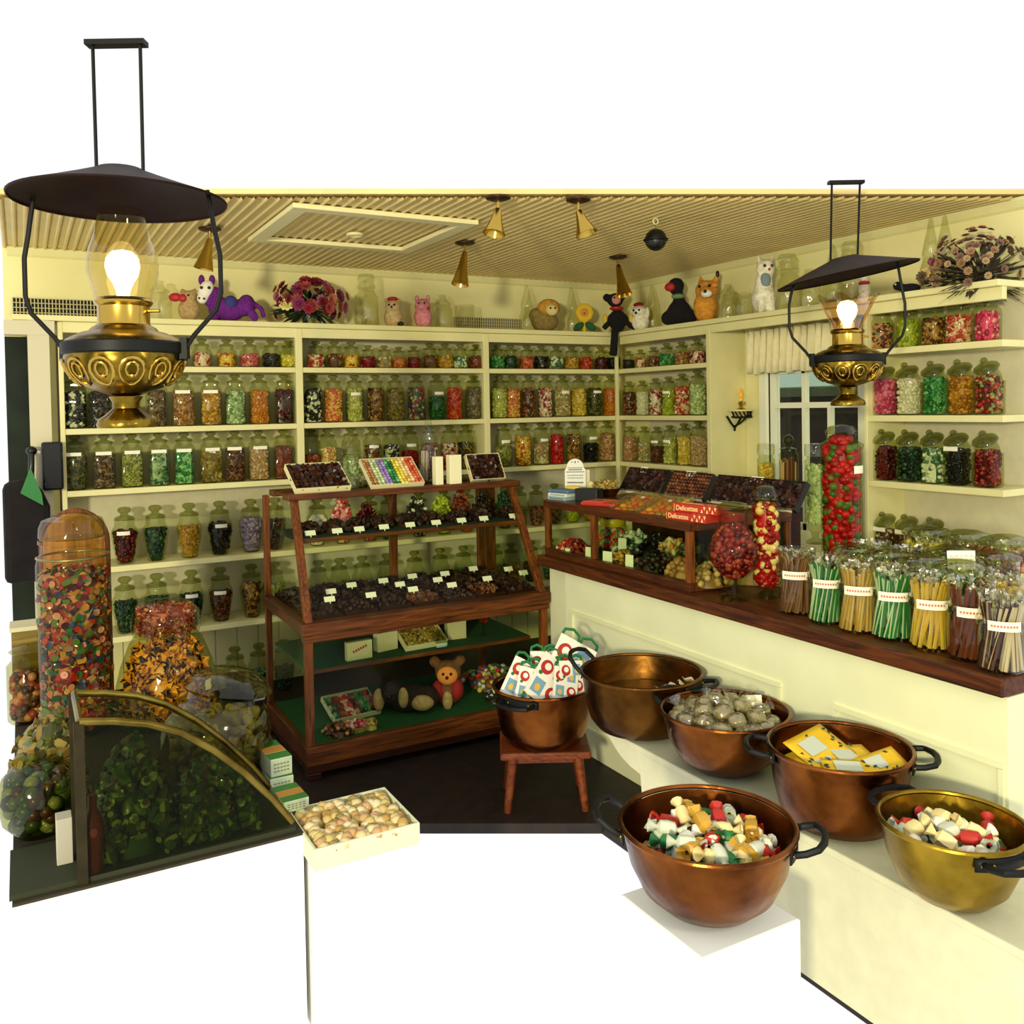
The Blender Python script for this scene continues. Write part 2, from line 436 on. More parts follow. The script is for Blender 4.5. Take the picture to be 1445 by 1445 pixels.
# what stands outside
ob = thing('neighbouring_porch', 'dark porch with a pale slatted glass roof seen through the window', 'building', (1.3, -.9, 0))
X = Matrix.Translation((-1.3, .9, 0))
MB().span((1.9, 1.4, 0), (2.0, -3.6, 1.78), X).build('wall', mat('porch_wall', (40, 30, 18), .8, noise=.5, nscale=5), ob)
mb = MB()
mb.add([X @ Vector(p) for p in ((1.2, 1.4, 1.70), (1.2, -3.6, 1.70), (2.6, -3.6, 2.35), (2.6, 1.4, 2.35))], [(0, 1, 2, 3)])
mb.build('roof', mat('porch_roof', (150, 178, 160), .4), ob, solid=.02)
for k in range(14):
    yy = 1.3-k*.36
    MB().tube([X @ Vector((1.19, yy, 1.68)), X @ Vector((2.6, yy-.55, 2.33))], .012, 6).build('rafter', mat('rafter_paint', (70, 90, 74), .6), ob)
MB().span((1.16, 1.4, 1.64), (1.21, -3.6, 1.70), X).build('beam', mat('porch_beam', (60, 70, 52), .6), ob)
MB().span((1.0, 1.4, 0), (2.0, -3.6, .03), X).build('porch_floor', DARKW, ob)
# curtain valance
mb = MB(); rows = []
for i in range(2):
    pass
ya, yb = -1.02, -1.93; n = 90
for k, (zz, amp) in enumerate(((2.03, .006), (1.95, .014), (1.86, .02), (1.775, .026))):
    rows.append([(WX-.075+amp*math.sin(i*1.25)+amp*.5*math.sin(i*.61+1), ya+(yb-ya)*i/n, zz+.006*math.sin(i*.5)) for i in range(n+1)])
cv = mb.quadstrip(rows).build('curtain_valance', mat('curtain_cloth', (228, 218, 168), .9, noise=.06, nscale=30), solid=.003)
tag(cv, 'gathered cream curtain valance hanging over the window', 'curtain')
# wall vents
for nm, xa, xb, za, zb, lab in (('wall_vent', -3.62, -3.22, 2.115, 2.215, 'dark barred vent grille above the left end of the shelves'),
                                ('wall_vent', -1.09, -.60, 2.115, 2.20, 'dark barred vent grille above the shelves near the corner')):
    v = thing(nm, lab, 'vent', ((xa+xb)/2, WY-.02, (za+zb)/2))
    wd = xb-xa; hg = zb-za
    MB().box((0, .012, 0), (wd, .012, hg)).build('backing', mat('vent_dark', (24, 34, 20), .8), v)
    mb = MB()
    k = int(wd/.0165)
    for i in range(k+1): mb.box((-wd/2+wd*i/k, 0, 0), (.0045, .012, hg))
    for i in range(5): mb.box((0, .002, -hg/2+hg*i/4), (wd, .008, .004))
    mb.build('grille', mat('vent_paint', (196, 186, 134), .6), v)

# ================================================================== built-in shelves
def shelf(name, parent, p, q, m=CREAM): return MB().span(p, q).build(name, m, parent, bevel=.003)
u = thing('wall_shelf_unit', 'long three-bay cream shelf unit full of candy jars behind the display case', 'shelf', (0, 0, 0))
X1, X2, XL = -2.2055, -1.0094, -3.403
TH = .03
for z in (Z1, Z2, Z3):
    for a, b in ((XL, X1-.02), (X1+.02, X2-.02), (X2+.02, -.002)): shelf('shelf_board', u, (a, .004, z-TH), (b, WY-.01, z))
for z in (Z4, Z5): shelf('shelf_board', u, (XL, .004, z-TH), (-.002, WY-.012, z))
shelf('top_board', u, (XL-.22, -.025, ZT-.028), (-.03, WY-.002, ZT))
shelf('cornice', u, (XL-.02, .004, ZT-.083), (-.004, .036, ZT-.0285))
shelf('side_panel', u, (XL-.024, 0, .0), (XL, WY-.002, ZT-.031))
for xx in (X1, X2): shelf('upright', u, (xx-.02, 0, Z3-.03), (xx+.02, .028, ZT-.031))
for xx in (X1, X2): shelf('divider', u, (xx-.01, .031, Z3-.03), (xx+.01, WY-.005, ZT-.03))
shelf('corner_post', u, (-.022, -.022, .0), (.0, .0, ZT-.031))
BACKP = mat('shelf_back_paint', (208, 200, 160), .7, noise=.05)
MB().span((XL, WY-.01, Z5), (-.0, WY-.003, ZT-.04)).build('back_panel', BACKP, u)
r = thing('corner_shelf_unit', 'narrow cream shelf unit turning the corner beside the window', 'shelf', (0, -.94, 0))
X = None
def rs(name, p, q, m=CREAM):
    o = MB().span((p[0], p[1]+.94, p[2]), (q[0], q[1]+.94, q[2])).build(name, m, r, bevel=.003); return o
for z in (Z1, Z2, Z3, Z4): rs('shelf_board', (.004, -.01, z-TH), (WX-.012, -.905, z))
rs('side_panel', (.0, -.905, 0), (WX-.002, -.94, ZT-.031))
rs('cornice', (.004, -.03, ZT-.083), (.034, -.936, ZT-.0285))
rs('back_panel', (WX-.01, -.01, .8), (WX-.004, -.905, ZT-.04), BACKP)
b = thing('wall_display_shelf', 'cream display shelf running along the right wall above the window', 'shelf', (0, -1.4, ZT-.028))
MB().span((-.025, 1.4-.03, 0), (WX-.004, -1.335, .028)).build('board', CREAM, b, bevel=.003)
MB().span((.0, .46, -.05), (.025, -.634, -.001)).build('fascia', CREAM, b, bevel=.003)
ws = thing('jar_shelf_unit', 'cream shelf unit of sloping-lid candy jars beyond the window', 'shelf', (0, -2.05, 0))
def wsx(name, p, q, m=CREAM): return MB().span((p[0], p[1]+2.05, p[2]), (q[0], q[1]+2.05, q[2])).build(name, m, ws, bevel=.003)
for z in (Z1, Z2, Z3, Z4): wsx('shelf_board', (.004, -2.056, z-TH), (WX-.012, -2.735, z))
wsx('side_panel', (.0, -2.036, .0), (WX-.002, -2.056, ZT-.031))
wsx('cornice', (.004, -2.04, ZT-.083), (.034, -2.735, ZT-.0285))
wsx('back_panel', (WX-.01, -2.056, .5), (WX-.004, -2.735, ZT-.04), BACKP)
# ================================================================== candy jars
PAL = {
 'pink and white': [(214, 90, 96), (240, 214, 190), (190, 40, 60), (230, 150, 140)],
 'yellow and orange': [(226, 160, 40), (240, 206, 90), (196, 70, 24), (236, 180, 60)],
 'rose pink': [(206, 96, 104), (224, 150, 140), (190, 60, 70)],
 'very dark': [(24, 16, 14), (46, 26, 20), (14, 20, 14), (60, 44, 30)],
 'lemon yellow': [(226, 206, 60), (240, 226, 110), (200, 176, 40)],
 'black and white': [(20, 20, 18), (226, 222, 200), (36, 34, 30), (40, 36, 30)],
 'golden': [(196, 144, 40), (214, 168, 60), (170, 116, 28)],
 'brown': [(120, 76, 40), (96, 56, 28), (150, 104, 60)],
 'tan brown': [(168, 116, 62), (140, 92, 50), (190, 140, 84)],
 'pale green': [(170, 190, 140), (206, 216, 176), (110, 140, 90), (150, 174, 124)],
 'amber': [(206, 128, 20), (224, 156, 40), (180, 96, 14)],
 'dark red': [(70, 12, 14), (100, 20, 20), (48, 8, 10)],
 'olive brown': [(96, 92, 44), (70, 58, 30), (120, 110, 60), (50, 66, 30)],
 'dull brown': [(92, 70, 44), (70, 48, 30), (120, 92, 60)],
 'yellow green': [(140, 140, 60), (110, 116, 50), (166, 160, 90)],
 'green': [(70, 110, 64), (46, 86, 50), (110, 146, 96), (150, 170, 130)],
 'bright green': [(40, 130, 60), (70, 150, 84), (24, 96, 44), (130, 180, 120)],
 'mustard': [(150, 126, 50), (176, 152, 76), (120, 96, 36)],
 'chestnut': [(92, 50, 24), (120, 70, 36), (70, 34, 16)],
 'beige pink': [(196, 160, 120), (210, 180, 140), (180, 136, 100)],
 'red brown': [(130, 60, 34), (160, 84, 50), (100, 40, 24)],
 'red and white': [(200, 60, 50), (236, 214, 180), (180, 40, 36), (224, 150, 110)],
 'mixed brown': [(140, 60, 40), (90, 60, 34), (180, 120, 80), (60, 30, 20)],
 'orange': [(214, 120, 30), (226, 146, 56), (196, 90, 20)],
 'solid red': [(128, 12, 16), (140, 16, 20)],
 'mixed pale': [(196, 180, 110), (150, 150, 110), (206, 130, 90), (226, 214, 170)],
 'white and green': [(206, 216, 186), (90, 130, 90), (230, 232, 206), (60, 96, 70)],
 'orange and pink': [(226, 150, 60), (216, 90, 80), (236, 190, 100)],
 'pale yellow green': [(190, 186, 90), (216, 212, 140), (160, 166, 80)],
 'brown and gold': [(60, 30, 14), (160, 110, 40), (90, 50, 20), (196, 150, 70)],
 'rainbow': [(180, 40, 40), (60, 80, 130), (60, 130, 60), (216, 190, 80), (200, 200, 180), (150, 90, 60)],
 'emerald': [(30, 96, 40), (50, 120, 54), (20, 70, 28)],
 'red and orange': [(200, 50, 24), (222, 110, 40), (170, 30, 20)],
 'grey brown': [(112, 96, 74), (90, 74, 56), (140, 124, 96)],
 'cream and orange': [(226, 196, 130), (214, 140, 60), (236, 216, 160)],
 'brown and white': [(110, 64, 40), (226, 214, 180), (80, 44, 26)],
 'pink red and white': [(206, 70, 90), (236, 220, 200), (120, 20, 40), (220, 160, 150)],
 'dark mixed': [(40, 50, 24), (150, 130, 40), (90, 40, 20), (24, 24, 16)],
 'dark green': [(16, 40, 26), (26, 60, 36), (12, 26, 18), (60, 90, 60)],
 'orange red': [(206, 90, 50), (224, 130, 90), (180, 50, 30)],
 'jet black': [(16, 14, 14), (30, 24, 22)],
 'mixed red': [(170, 40, 40), (206, 140, 100), (90, 30, 24), (140, 150, 90)],
 'white': [(236, 228, 206), (222, 210, 190)],
 'lime': [(170, 180, 40), (196, 200, 70), (140, 156, 30)],
 'pale mint': [(186, 200, 140), (150, 176, 110), (214, 220, 170)],
 'tan pink': [(190, 140, 100), (206, 166, 120), (170, 110, 80)],
 'gold yellow': [(222, 186, 70), (236, 208, 110), (206, 164, 50)],
 'magenta': [(190, 20, 80), (220, 60, 110), (150, 10, 50), (230, 160, 160)],
 'hot pink': [(214, 80, 130), (226, 120, 156), (190, 50, 100)],
 'honey': [(176, 112, 20), (200, 140, 40), (150, 90, 16)],
 'lilac': [(150, 130, 176), (170, 150, 196), (130, 110, 160)],
 'red': [(190, 20, 24), (214, 40, 36), (160, 14, 18)],
 'red and green': [(170, 8, 12), (184, 14, 14), (150, 8, 10), (196, 30, 22), (60, 90, 24), (160, 10, 10), (86, 110, 40), (186, 24, 16)],
 'red and cream': [(150, 12, 12), (190, 24, 20), (240, 200, 120), (170, 16, 16), (244, 214, 150), (140, 10, 10)],
 'ruby': [(110, 10, 12), (136, 20, 18), (80, 6, 10), (160, 64, 44)],
 'multicoloured wrapped': [(150, 34, 24), (176, 100, 70), (34, 84, 44), (180, 120, 36), (30, 44, 90), (110, 14, 64), (186, 130, 100), (90, 28, 20), (76, 110, 44), (166, 44, 34), (140, 96, 50), (60, 24, 20)],
 'orange and black': [(214, 140, 30), (226, 160, 50), (40, 24, 10), (196, 110, 24), (24, 14, 8), (222, 150, 40)],
}
def CM(k): return candymat(k.replace(' ', '_'), PAL[k])
def lerp_prof(pts):
    pts = [p for p in pts if p[0] > 0]
    def f(z):
        if z <= pts[0][1]: return pts[0][0]
        for (r0, a), (r1, b) in zip(pts, pts[1:]):
            if a <= z <= b: return r0+(r1-r0)*(z-a)/max(b-a, 1e-6)
        return pts[-1][0]
    return f
def knob(z, r, k=1): return [(r*.95, z), (r, z+.004*k), (r*.9, z+.011*k), (r*.42, z+.018*k), (r*.34, z+.024*k), (r*.62, z+.032*k), (r*.66, z+.040*k), (r*.5, z+.047*k), (0, z+.050*k)]
JT = {   # body profile, lid profile, squareness, label height
 'tall': ([(0, .003), (.05, .0), (.056, .008), (.056, .192), (.051, .208), (.039, .217), (.038, .227), (.043, .231)], [(0, .232)]+knob(.232, .045, .98), 0, .165),
 'square': ([(0, .003), (.05, .0), (.055, .006), (.055, .195), (.050, .209), (.039, .218), (.039, .228), (.043, .232)], [(0, .233)]+knob(.233, .045, .98), 7, .184),
 'short': ([(0, .003), (.046, .0), (.053, .008), (.054, .078), (.050, .094), (.036, .104), (.036, .112), (.041, .116)], [(0, .117)]+knob(.117, .042, .85), 0, .072),
 'urn': ([(0, .003), (.036, .0), (.040, .01), (.054, .085), (.061, .14), (.059, .16), (.047, .18), (.045, .20), (.050, .206)], [(0, .207)]+knob(.207, .048, 1.3), 0, .150),
 'wide': ([(0, .003), (.05, .0), (.058, .01), (.060, .125), (.055, .142), (.044, .150), (.044, .160), (.050, .164)], [(0, .165)]+knob(.165, .05, 1.0), 0, .11),
}
_G = {}
def jar_mesh(kind):
    if kind not in _G:
        b, l, sq, _ = JT[kind]
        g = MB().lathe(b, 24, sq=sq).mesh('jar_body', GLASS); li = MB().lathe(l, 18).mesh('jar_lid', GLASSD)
        _G[kind] = (g, li)
    return _G[kind]
def fill_mesh(kind, fill, shape, var, size):
    k = (kind, fill, shape, var, size)
    if k not in _G:
        b, l, sq, _ = JT[kind]; f = lerp_prof([(r-.0035, z) for r, z in b[1:]])
        n = int(fill/size*2*PI*.05/size*1.45)
        _G[k] = pile(f, .006, fill, n, size, shape, var*17+3, sq).mesh('candies', CHOC)
    return _G[k]
def label_mesh(kind, w=.06, h=.018, zt=None, r=None):
    k = ('lab', kind, w, h)
    if k not in _G:
        b, l, sq, zl = JT[kind]; rr = (lerp_prof(b[1:])(zl))+.0012
        mb = MB()
        if sq: mb.box((0, -rr-.001, zl), (w*1.25, .001, h))
        else:
            a = w/rr; rows = [[(rr*math.sin(-a/2+a*i/8), -rr*math.cos(-a/2+a*i/8), zl-h/2+h*j) for i in range(9)] for j in (0, 1)]
            mb.quadstrip(rows)
        _G[k] = mb.mesh('label', LABEL)
    return _G[k]
JARN = [0]
def jar(kind, pos, content, fill, label, group, shape='drop', size=.017, rz=0, lab=False, scale=1, sz=None):
    t = thing('candy_jar', label, 'jar', pos, rz, group)
    t.scale = (scale, scale, (sz or scale))
    g, l = jar_mesh(kind)
    link_mesh('candies', fill_mesh(kind, fill, shape, JARN[0] % 3, size), t, CM(content), True)
    link_mesh('glass_body', g, t); link_mesh('lid', l, t)
    if lab: link_mesh('label', label_mesh(kind), t)
    JARN[0] += 1
    return t
def row(bay, shelfname, plane, off, z, py, items, kind, fill, scale=1.0):
    """items: (px centre, content, options)"""
    grp = f'candy jars on the {shelfname}, {bay}'
    for i, it in enumerate(items):
        px, content = it[0], it[1]; o = dict(it[2]) if len(it) > 2 else {}
        p = at(px, py, plane, off); p.z = z
        kd = o.pop('kind', kind); fl = o.pop('fill', fill); sc = o.pop('scale', scale)
        shp = o.pop('shape', ['drop', 'oval', 'chunk', 'drop', 'oval'][(i*3+int(z*10)) % 5]); sz = o.pop('size', [.016, .019, .022][(i*5+int(z*7)) % 3])
        desc = {'tall': 'tall glass jar', 'square': 'square glass jar', 'short': 'short glass jar', 'urn': 'urn-shaped glass jar', 'wide': 'wide glass jar'}[kd]
        lb = f'{desc} of {content} candies, {ordinal(i)} from left, {shelfname}, {bay}'
        jar(kd, p, content, fl, lb, grp, shp, sz, rz=(-R(8) if plane == 'y' else -R(62))+RNG.uniform(-.1, .1), lab=o.pop('lab', False), scale=sc, sz=o.pop('sz', None))
S = dict
# ---- left bay
B = .085
row('left bay', 'top shelf', 'y', B, Z1, 508, [(250, 'rose pink'), (285, 'pink and white'), (320, 'yellow and orange'), (352.5, 'rose pink'), (383, 'very dark'), (408, 'lemon yellow')], 'short', .070)
row('left bay', 'second shelf', 'y', B, Z2, 596, [(106, 'black and white'), (142, 'very dark'), (183, 'golden', S(fill=.10)), (222, 'dull brown'), (260, 'tan brown', S(lab=True)), (299, 'golden', S(lab=True)), (332.6, 'pale green'), (367, 'amber'), (402, 'dark red')], 'square', .182)
row('left bay', 'third shelf', 'y', B, Z3, 680, [(107, 'olive brown', S(lab=True)), (148, 'dull brown', S(lab=True)), (187, 'yellow green', S(lab=True)), (225.5, 'green', S(lab=True)), (261, 'bright green', S(lab=True)), (299, 'mustard', S(lab=True)), (332.6, 'chestnut', S(lab=True)), (366, 'beige pink', S(lab=True)), (401, 'red brown')], 'square', .178)
row('left bay', 'fourth shelf', 'y', .09, Z4, 785, [(177, 'dark red', S(lab=True)), (220.5, 'dark green'), (268, 'golden'), (311.5, 'very dark', S(lab=True)), (355, 'lilac', S(fill=.165)), (389, 'very dark')], 'urn', .15, 1.1)
row('left bay', 'lowest shelf', 'y', .09, Z5, 866, [(177, 'dark green'), (222, 'dark green'), (271, 'dark green', S(lab=True)), (312, 'chestnut', S(lab=True)), (356, 'brown and gold', S(fill=.165)), (388, 'yellow green')], 'urn', .145, 1.1)
# ---- middle bay
row('middle bay', 'top shelf', 'y', B, Z1, 512, [(446, 'red and white'), (472, 'mixed brown'), (496, 'yellow and orange'), (519.5, 'solid red', S(scale=.88)), (542.6, 'mixed pale', S(scale=.88)), (563, 'orange', S(scale=.84)), (584, 'solid red', S(scale=.88)), (606.7, 'brown'), (628, 'golden'), (649.7, 'white and green'), (672, 'red brown')], 'short', .072)
row('middle bay', 'second shelf', 'y', B, Z2, 586, [(442, 'black and white'), (471, 'orange and pink'), (501, 'pale yellow green', S(lab=True)), (530.7, 'brown and gold'), (558, 'mustard'), (588, 'rainbow'), (616.6, 'emerald', S(fill=.135, lab=True)), (641.5, 'red and orange'), (669, 'grey brown')], 'tall', .188)
row('middle bay', 'third shelf', 'y', B, Z3, 664, [(440, 'red brown', S(fill=.12)), (463, 'cream and orange'), (496, 'pale mint', S(fill=.10)), (526, 'brown and white', S(lab=True)), (553, 'black and white'), (579, 'solid red', S(fill=.12, lab=True)), (606, 'mixed brown'), (635, 'pink red and white'), (658, 'dark mixed')], 'tall', .16)
row('middle bay', 'fourth shelf', 'y', .09, Z4, 760, [(448, 'white'), (484, 'red and white'), (522, 'red and white'), (549, 'emerald'), (592, 'black and white'), (627, 'lime'), (659, 'orange red')], 'urn', .13, 1.04)
row('middle bay', 'lowest shelf', 'y', .09, Z5, 848, [(450, 'yellow green'), (480, 'mustard'), (512, 'tan pink'), (547, 'grey brown'), (586, 'dark green'), (622, 'yellow green'), (655, 'bright green')], 'urn', .12, 1.04)
# ---- corner bay
row('corner bay', 'top shelf', 'y', B, Z1, 514, [(702, 'bright green'), (720.5, 'dark green'), (743.6, 'orange red'), (764, 'very dark'), (785, 'white and green'), (806.6, 'golden'), (827, 'red and orange'), (848, 'dark red'), (865, 'jet black')], 'short', .076)
row('corner bay', 'second shelf', 'y', B, Z2, 582, [(705, 'pale yellow green'), (723.5, 'orange and pink'), (746, 'mixed brown'), (770, 'pink red and white'), (794, 'mixed pale', S(lab=True)), (817, 'gold yellow'), (839.5, 'olive brown', S(lab=True)), (862, 'orange')], 'tall', .182)
row('corner bay', 'third shelf', 'y', B, Z3, 652, [(711, 'yellow green', S(fill=.12, lab=True)), (738.6, 'yellow and orange'), (764, 'mixed pale', S(fill=.13, lab=True)), (786, 'red'), (810, 'brown and gold'), (834, 'jet black', S(fill=.12, lab=True)), (857, 'tan pink')], 'tall', .182)
row('corner bay', 'fourth shelf', 'y', .09, Z4, 735, [(712, 'mixed brown'), (734, 'yellow green'), (757, 'mixed red'), (783, 'dull brown'), (808, 'lime'), (832, 'golden'), (853, 'dull brown')], 'urn', .12, 1.0)
row('corner bay', 'lowest shelf', 'y', .09, Z5, 820, [(700, 'yellow green'), (722, 'tan brown'), (750, 'dull brown'), (776, 'green')], 'urn', .12, 1.0)
# ---- corner unit beside the window
C2 = .085
row('window-side bay', 'top shelf', 'x', C2, Z1, 510, [(887, 'very dark', S(scale=.8)), (904, 'red and white', S(scale=.8)), (922.5, 'mixed brown', S(scale=.85)), (941, 'bright green', S(scale=.95)), (962, 'tan brown', S(scale=.95)), (984, 'pink red and white', S(scale=.98))], 'short', .075)
row('window-side bay', 'second shelf', 'x', C2, Z2, 578, [(888, 'mixed brown', S(scale=.84)), (907, 'white', S(scale=.84)), (925.5, 'pink red and white', S(scale=.88)), (944, 'lime', S(lab=True, scale=.9)), (963, 'red and white', S(scale=.95)), (985, 'pale mint')], 'tall', .182)
row('window-side bay', 'third shelf', 'x', C2, Z3, 650, [(889, 'tan pink', S(scale=.86)), (909.5, 'mixed pale', S(scale=.86, fill=.14)), (927.5, 'chestnut', S(lab=True, fill=.12, scale=.86)), (945.5, 'pale yellow green', S(lab=True, scale=.9)), (966, 'gold yellow', S(scale=.95)), (986.5, 'beige pink')], 'tall', .178)
# ---- right wall unit
row('right wall unit', 'top shelf', 'x', .09, Z1, 486, [(1243, 'mixed red'), (1280.5, 'lime', S(lab=False)), (1317, 'brown and gold'), (1354, 'red and white'), (1392.6, 'magenta', S(shape='oval'))], 'wide', .118)
def tilt_jar(pos, content, label, group, fill=.15, lab=False, rz=0, scale=1):
    """jar whose wide mouth and domed glass lid slope towards the customer (-x)"""
    t = thing('tilted_lid_jar', label, 'jar', pos, rz, group); t.scale = (scale,)*3
    if 'tiltb' not in _G:
        body = [(0, .003), (.046, 0), (.052, .008), (.052, .15)]
        mb = MB().lathe(body, 24, sq=5)
        rows = []
        for r, z, k in ((.052, .15, 0), (.05, .172, .35), (.044, .186, .8), (.044, .198, 1)):
            X = Matrix.Translation((-.012*k, 0, z)) @ Matrix.Rotation(-R(30)*k, 4, 'Y')
            rows.append([tuple(X @ Vector((r*math.cos(2*PI*i/24), r*math.sin(2*PI*i/24), 0))) for i in range(25)])
        mb.quadstrip(rows)
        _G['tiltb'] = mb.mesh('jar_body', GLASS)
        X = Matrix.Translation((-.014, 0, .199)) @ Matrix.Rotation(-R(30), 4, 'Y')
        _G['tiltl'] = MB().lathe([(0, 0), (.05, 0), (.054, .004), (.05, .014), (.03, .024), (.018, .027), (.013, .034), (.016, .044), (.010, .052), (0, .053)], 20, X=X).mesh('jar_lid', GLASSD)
        _G['tiltt'] = MB().box((-.0555, 0, .165), (.001, .07, .02)).mesh('label', LABEL)
    k = ('tiltf', fill, JARN[0] % 3)
    if k not in _G: _G[k] = pile(lambda z: .048, .006, fill, int(210*fill/.15), .017, ['drop', 'oval', 'drop'][JARN[0] % 3], JARN[0]+5, 5).mesh('candies', CHOC)
    link_mesh('candies', _G[k], t, CM(content), True); link_mesh('glass_body', _G['tiltb'], t); link_mesh('lid', _G['tiltl'], t)
    if lab: link_mesh('label', _G['tiltt'], t)
    JARN[0] += 1
    return t
for sh, z, py, items in (('second shelf', Z2, 580, [(1251, 'hot pink'), (1283.5, 'white'), (1320, 'bright green'), (1358, 'honey'), (1396, 'mixed red')]),
                         ('third shelf', Z3, 678, [(1251, 'dark red'), (1284, 'dark green'), (1319, 'white and green'), (1353, 'jet black'), (1394, 'ruby')]),
                         ('lowest shelf', Z4, 782, [(1252, 'brown and white'), (1283, 'mixed brown'), (1319, 'dark mixed')])):
    for i, (px, c) in enumerate(items):
        p = at(px, py, 'x', .085); p.z = z
        tilt_jar(p, c, f'{c} candies under sloping lid, {ordinal(i)} jar from left, {sh}, right wall unit',
                 f'sloping-lid jars on the {sh} of the right wall unit', .165 if z > 1.5 else .155, (i == 3 and z < 1.5 and z > 1) or z < 1, rz=-R(2), scale=1.0)
# jars standing on the floor under the lowest shelf
for i, (px, c) in enumerate(((333, 'dull brown'), (367, 'green'), (402, 'dark green'))):
    p = at(px, 1003, 'z', 0)
    p = at(px, 992, 'y', .10); p.z = 0
    jar('urn', p, c, .12, f'dim green-tinted glass jar on the floor under the back shelves, {ordinal(i)} from left', 'jars on the floor', scale=1.06)
# ================================================================== wooden display case in the middle
def at3(px, py, a, v): return tuple(at(px, py, a, v))
cx0, cx1, cyf, cyr = -2.555, -1.335, -1.24, -.52
LEDZ, TOPZ, TYF = .685, 1.215, -.87
dc = thing('display_case', 'tall wooden display case with slanted glass front full of chocolates', 'display case', (-1.945, -.88, 0))
X = Matrix.Translation((1.945, .88, 0))
CASEGL = glassmat('case_glass', tint=(.87, .92, .78), amt=.3, base=.006, power=5)
def dp(name, boxes, m, bevel=.004):
    mb = MB()
    for p, q in boxes: mb.span(p, q, X)
    return mb.build(name, m, dc, bevel=bevel)
dp('plinth', [((cx0, cyf, .03), (cx1, cyr, .075))], DARKW)
dp('bottom_rail', [((cx0-.004, cyf-.006, .065), (cx1+.004, cyf+.03, .148))], WOOD)
dp('bottom_rail', [((cx0-.003, cyf+.03, .065), (cx0+.03, cyr, .148))], WOODY)
dp('bottom_rail', [((cx1-.03, cyf+.03, .065), (cx1+.003, cyr, .148))], WOODY)
for xx in (cx0+.03, cx1-.03):
    dp('foot', [((xx-.03, cyf+.0, 0), (xx+.03, cyf+.06, .03))], DARKW); dp('foot', [((xx-.03, cyr-.06, 0), (xx+.03, cyr, .03))], DARKW)
for xx in (cx0, cx1-.036): dp('lower_post', [((xx, cyf, .148), (xx+.036, cyf+.036, .635))], WOODV)
for xx in (cx0, cx1-.03): dp('rear_post', [((xx, cyr-.03, .148), (xx+.03, cyr, TOPZ-.03))], WOODV)
dp('ledge', [((cx0-.012, cyf-.014, .632), (cx1+.012, cyf+.05, LEDZ)), ((cx0-.006, cyf-.006, .60), (cx1+.006, cyf+.04, .634))], WOOD)
dp('ledge', [((cx0-.01, cyf+.05, .632), (cx0+.04, cyr, LEDZ))], WOODY)
dp('ledge', [((cx1-.04, cyf+.05, .632), (cx1+.01, cyr, LEDZ))], WOODY)
for xa, xb in ((cx0+.005, -2.50), (cx1-.005, -1.30)):
    s = .034 if xa < -2 else -.034
    mb = MB()
    pa = [(xa, cyf+.006, LEDZ), (xa+s, cyf+.006, LEDZ), (xa+s, cyf+.045, LEDZ), (xa, cyf+.045, LEDZ)]
    pb = [(xb, TYF+.004, TOPZ-.03), (xb+s, TYF+.004, TOPZ-.03), (xb+s, TYF+.045, TOPZ-.03), (xb, TYF+.045, TOPZ-.03)]
    mb.add([X @ Vector(p) for p in pa+pb], [(0, 1, 2, 3), (4, 5, 6, 7), (0, 1, 5, 4), (1, 2, 6, 5), (2, 3, 7, 6), (3, 0, 4, 7)])
    mb.build('slanted_post', WOODV, dc, bevel=.004)
dp('top_board', [((-2.52, TYF-.012, TOPZ-.034), (-1.275, TYF+.09, TOPZ-.004))], WOOD)
dp('top_board', [((-2.52, cyr-.08, TOPZ-.034), (-1.275, cyr+.0, TOPZ-.004))], WOOD)
dp('top_pane', [((-2.515, TYF+.09, TOPZ-.016), (-1.28, cyr-.08, TOPZ-.006))], CASEGL, 0)
for px in (555, 691):
    x = at(px, 760, 'y', cyr-.02).x; wd = .022 if px < 600 else .036
    dp('rear_mullion', [((x-wd, cyr-.03, LEDZ), (x+wd, cyr-.005, TOPZ-.034))], WOODV)
dp('upper_shelf', [((-2.50, -.975, .992), (-1.31, -.962, 1.012))], WOOD)
dp('shelf_felt', [((-2.495, -.962, .996), (-1.312, cyr-.04, 1.011))], mat('case_felt', (16, 40, 18), .95, noise=.2, nscale=50), 0)
dp('middle_floor', [((cx0+.03, cyf+.05, .665), (cx1-.03, cyr-.03, .682))], mat('case_floor', (26, 20, 10), .8), 0)
dp('lower_shelf', [((cx0+.04, -1.135, .43), (cx1-.04, -1.12, .448))], WOOD)
dp('shelf_felt', [((cx0+.04, -1.12, .434), (cx1-.04, cyr-.035, .447))], FELT, 0)
dp('bottom_felt', [((cx0+.03, cyf+.032, .13), (cx1-.03, cyr-.03, .146))], FELT, 0)
mb = MB(); mb.add([X @ Vector(p) for p in ((cx0+.03, cyf+.02, LEDZ), (cx1-.03, cyf+.02, LEDZ), (-1.33, TYF+.02, TOPZ-.034), (-2.47, TYF+.02, TOPZ-.034))], [(0, 1, 2, 3)])
mb.build('slanted_pane', CASEGL, dc)
mb = MB(); mb.add([X @ Vector(p) for p in ((cx0+.036, cyf+.018, .148), (cx1-.036, cyf+.018, .148), (cx1-.036, cyf+.018, .632), (cx0+.036, cyf+.018, .632))], [(0, 1, 2, 3)])
mb.build('front_pane', CASEGL, dc)
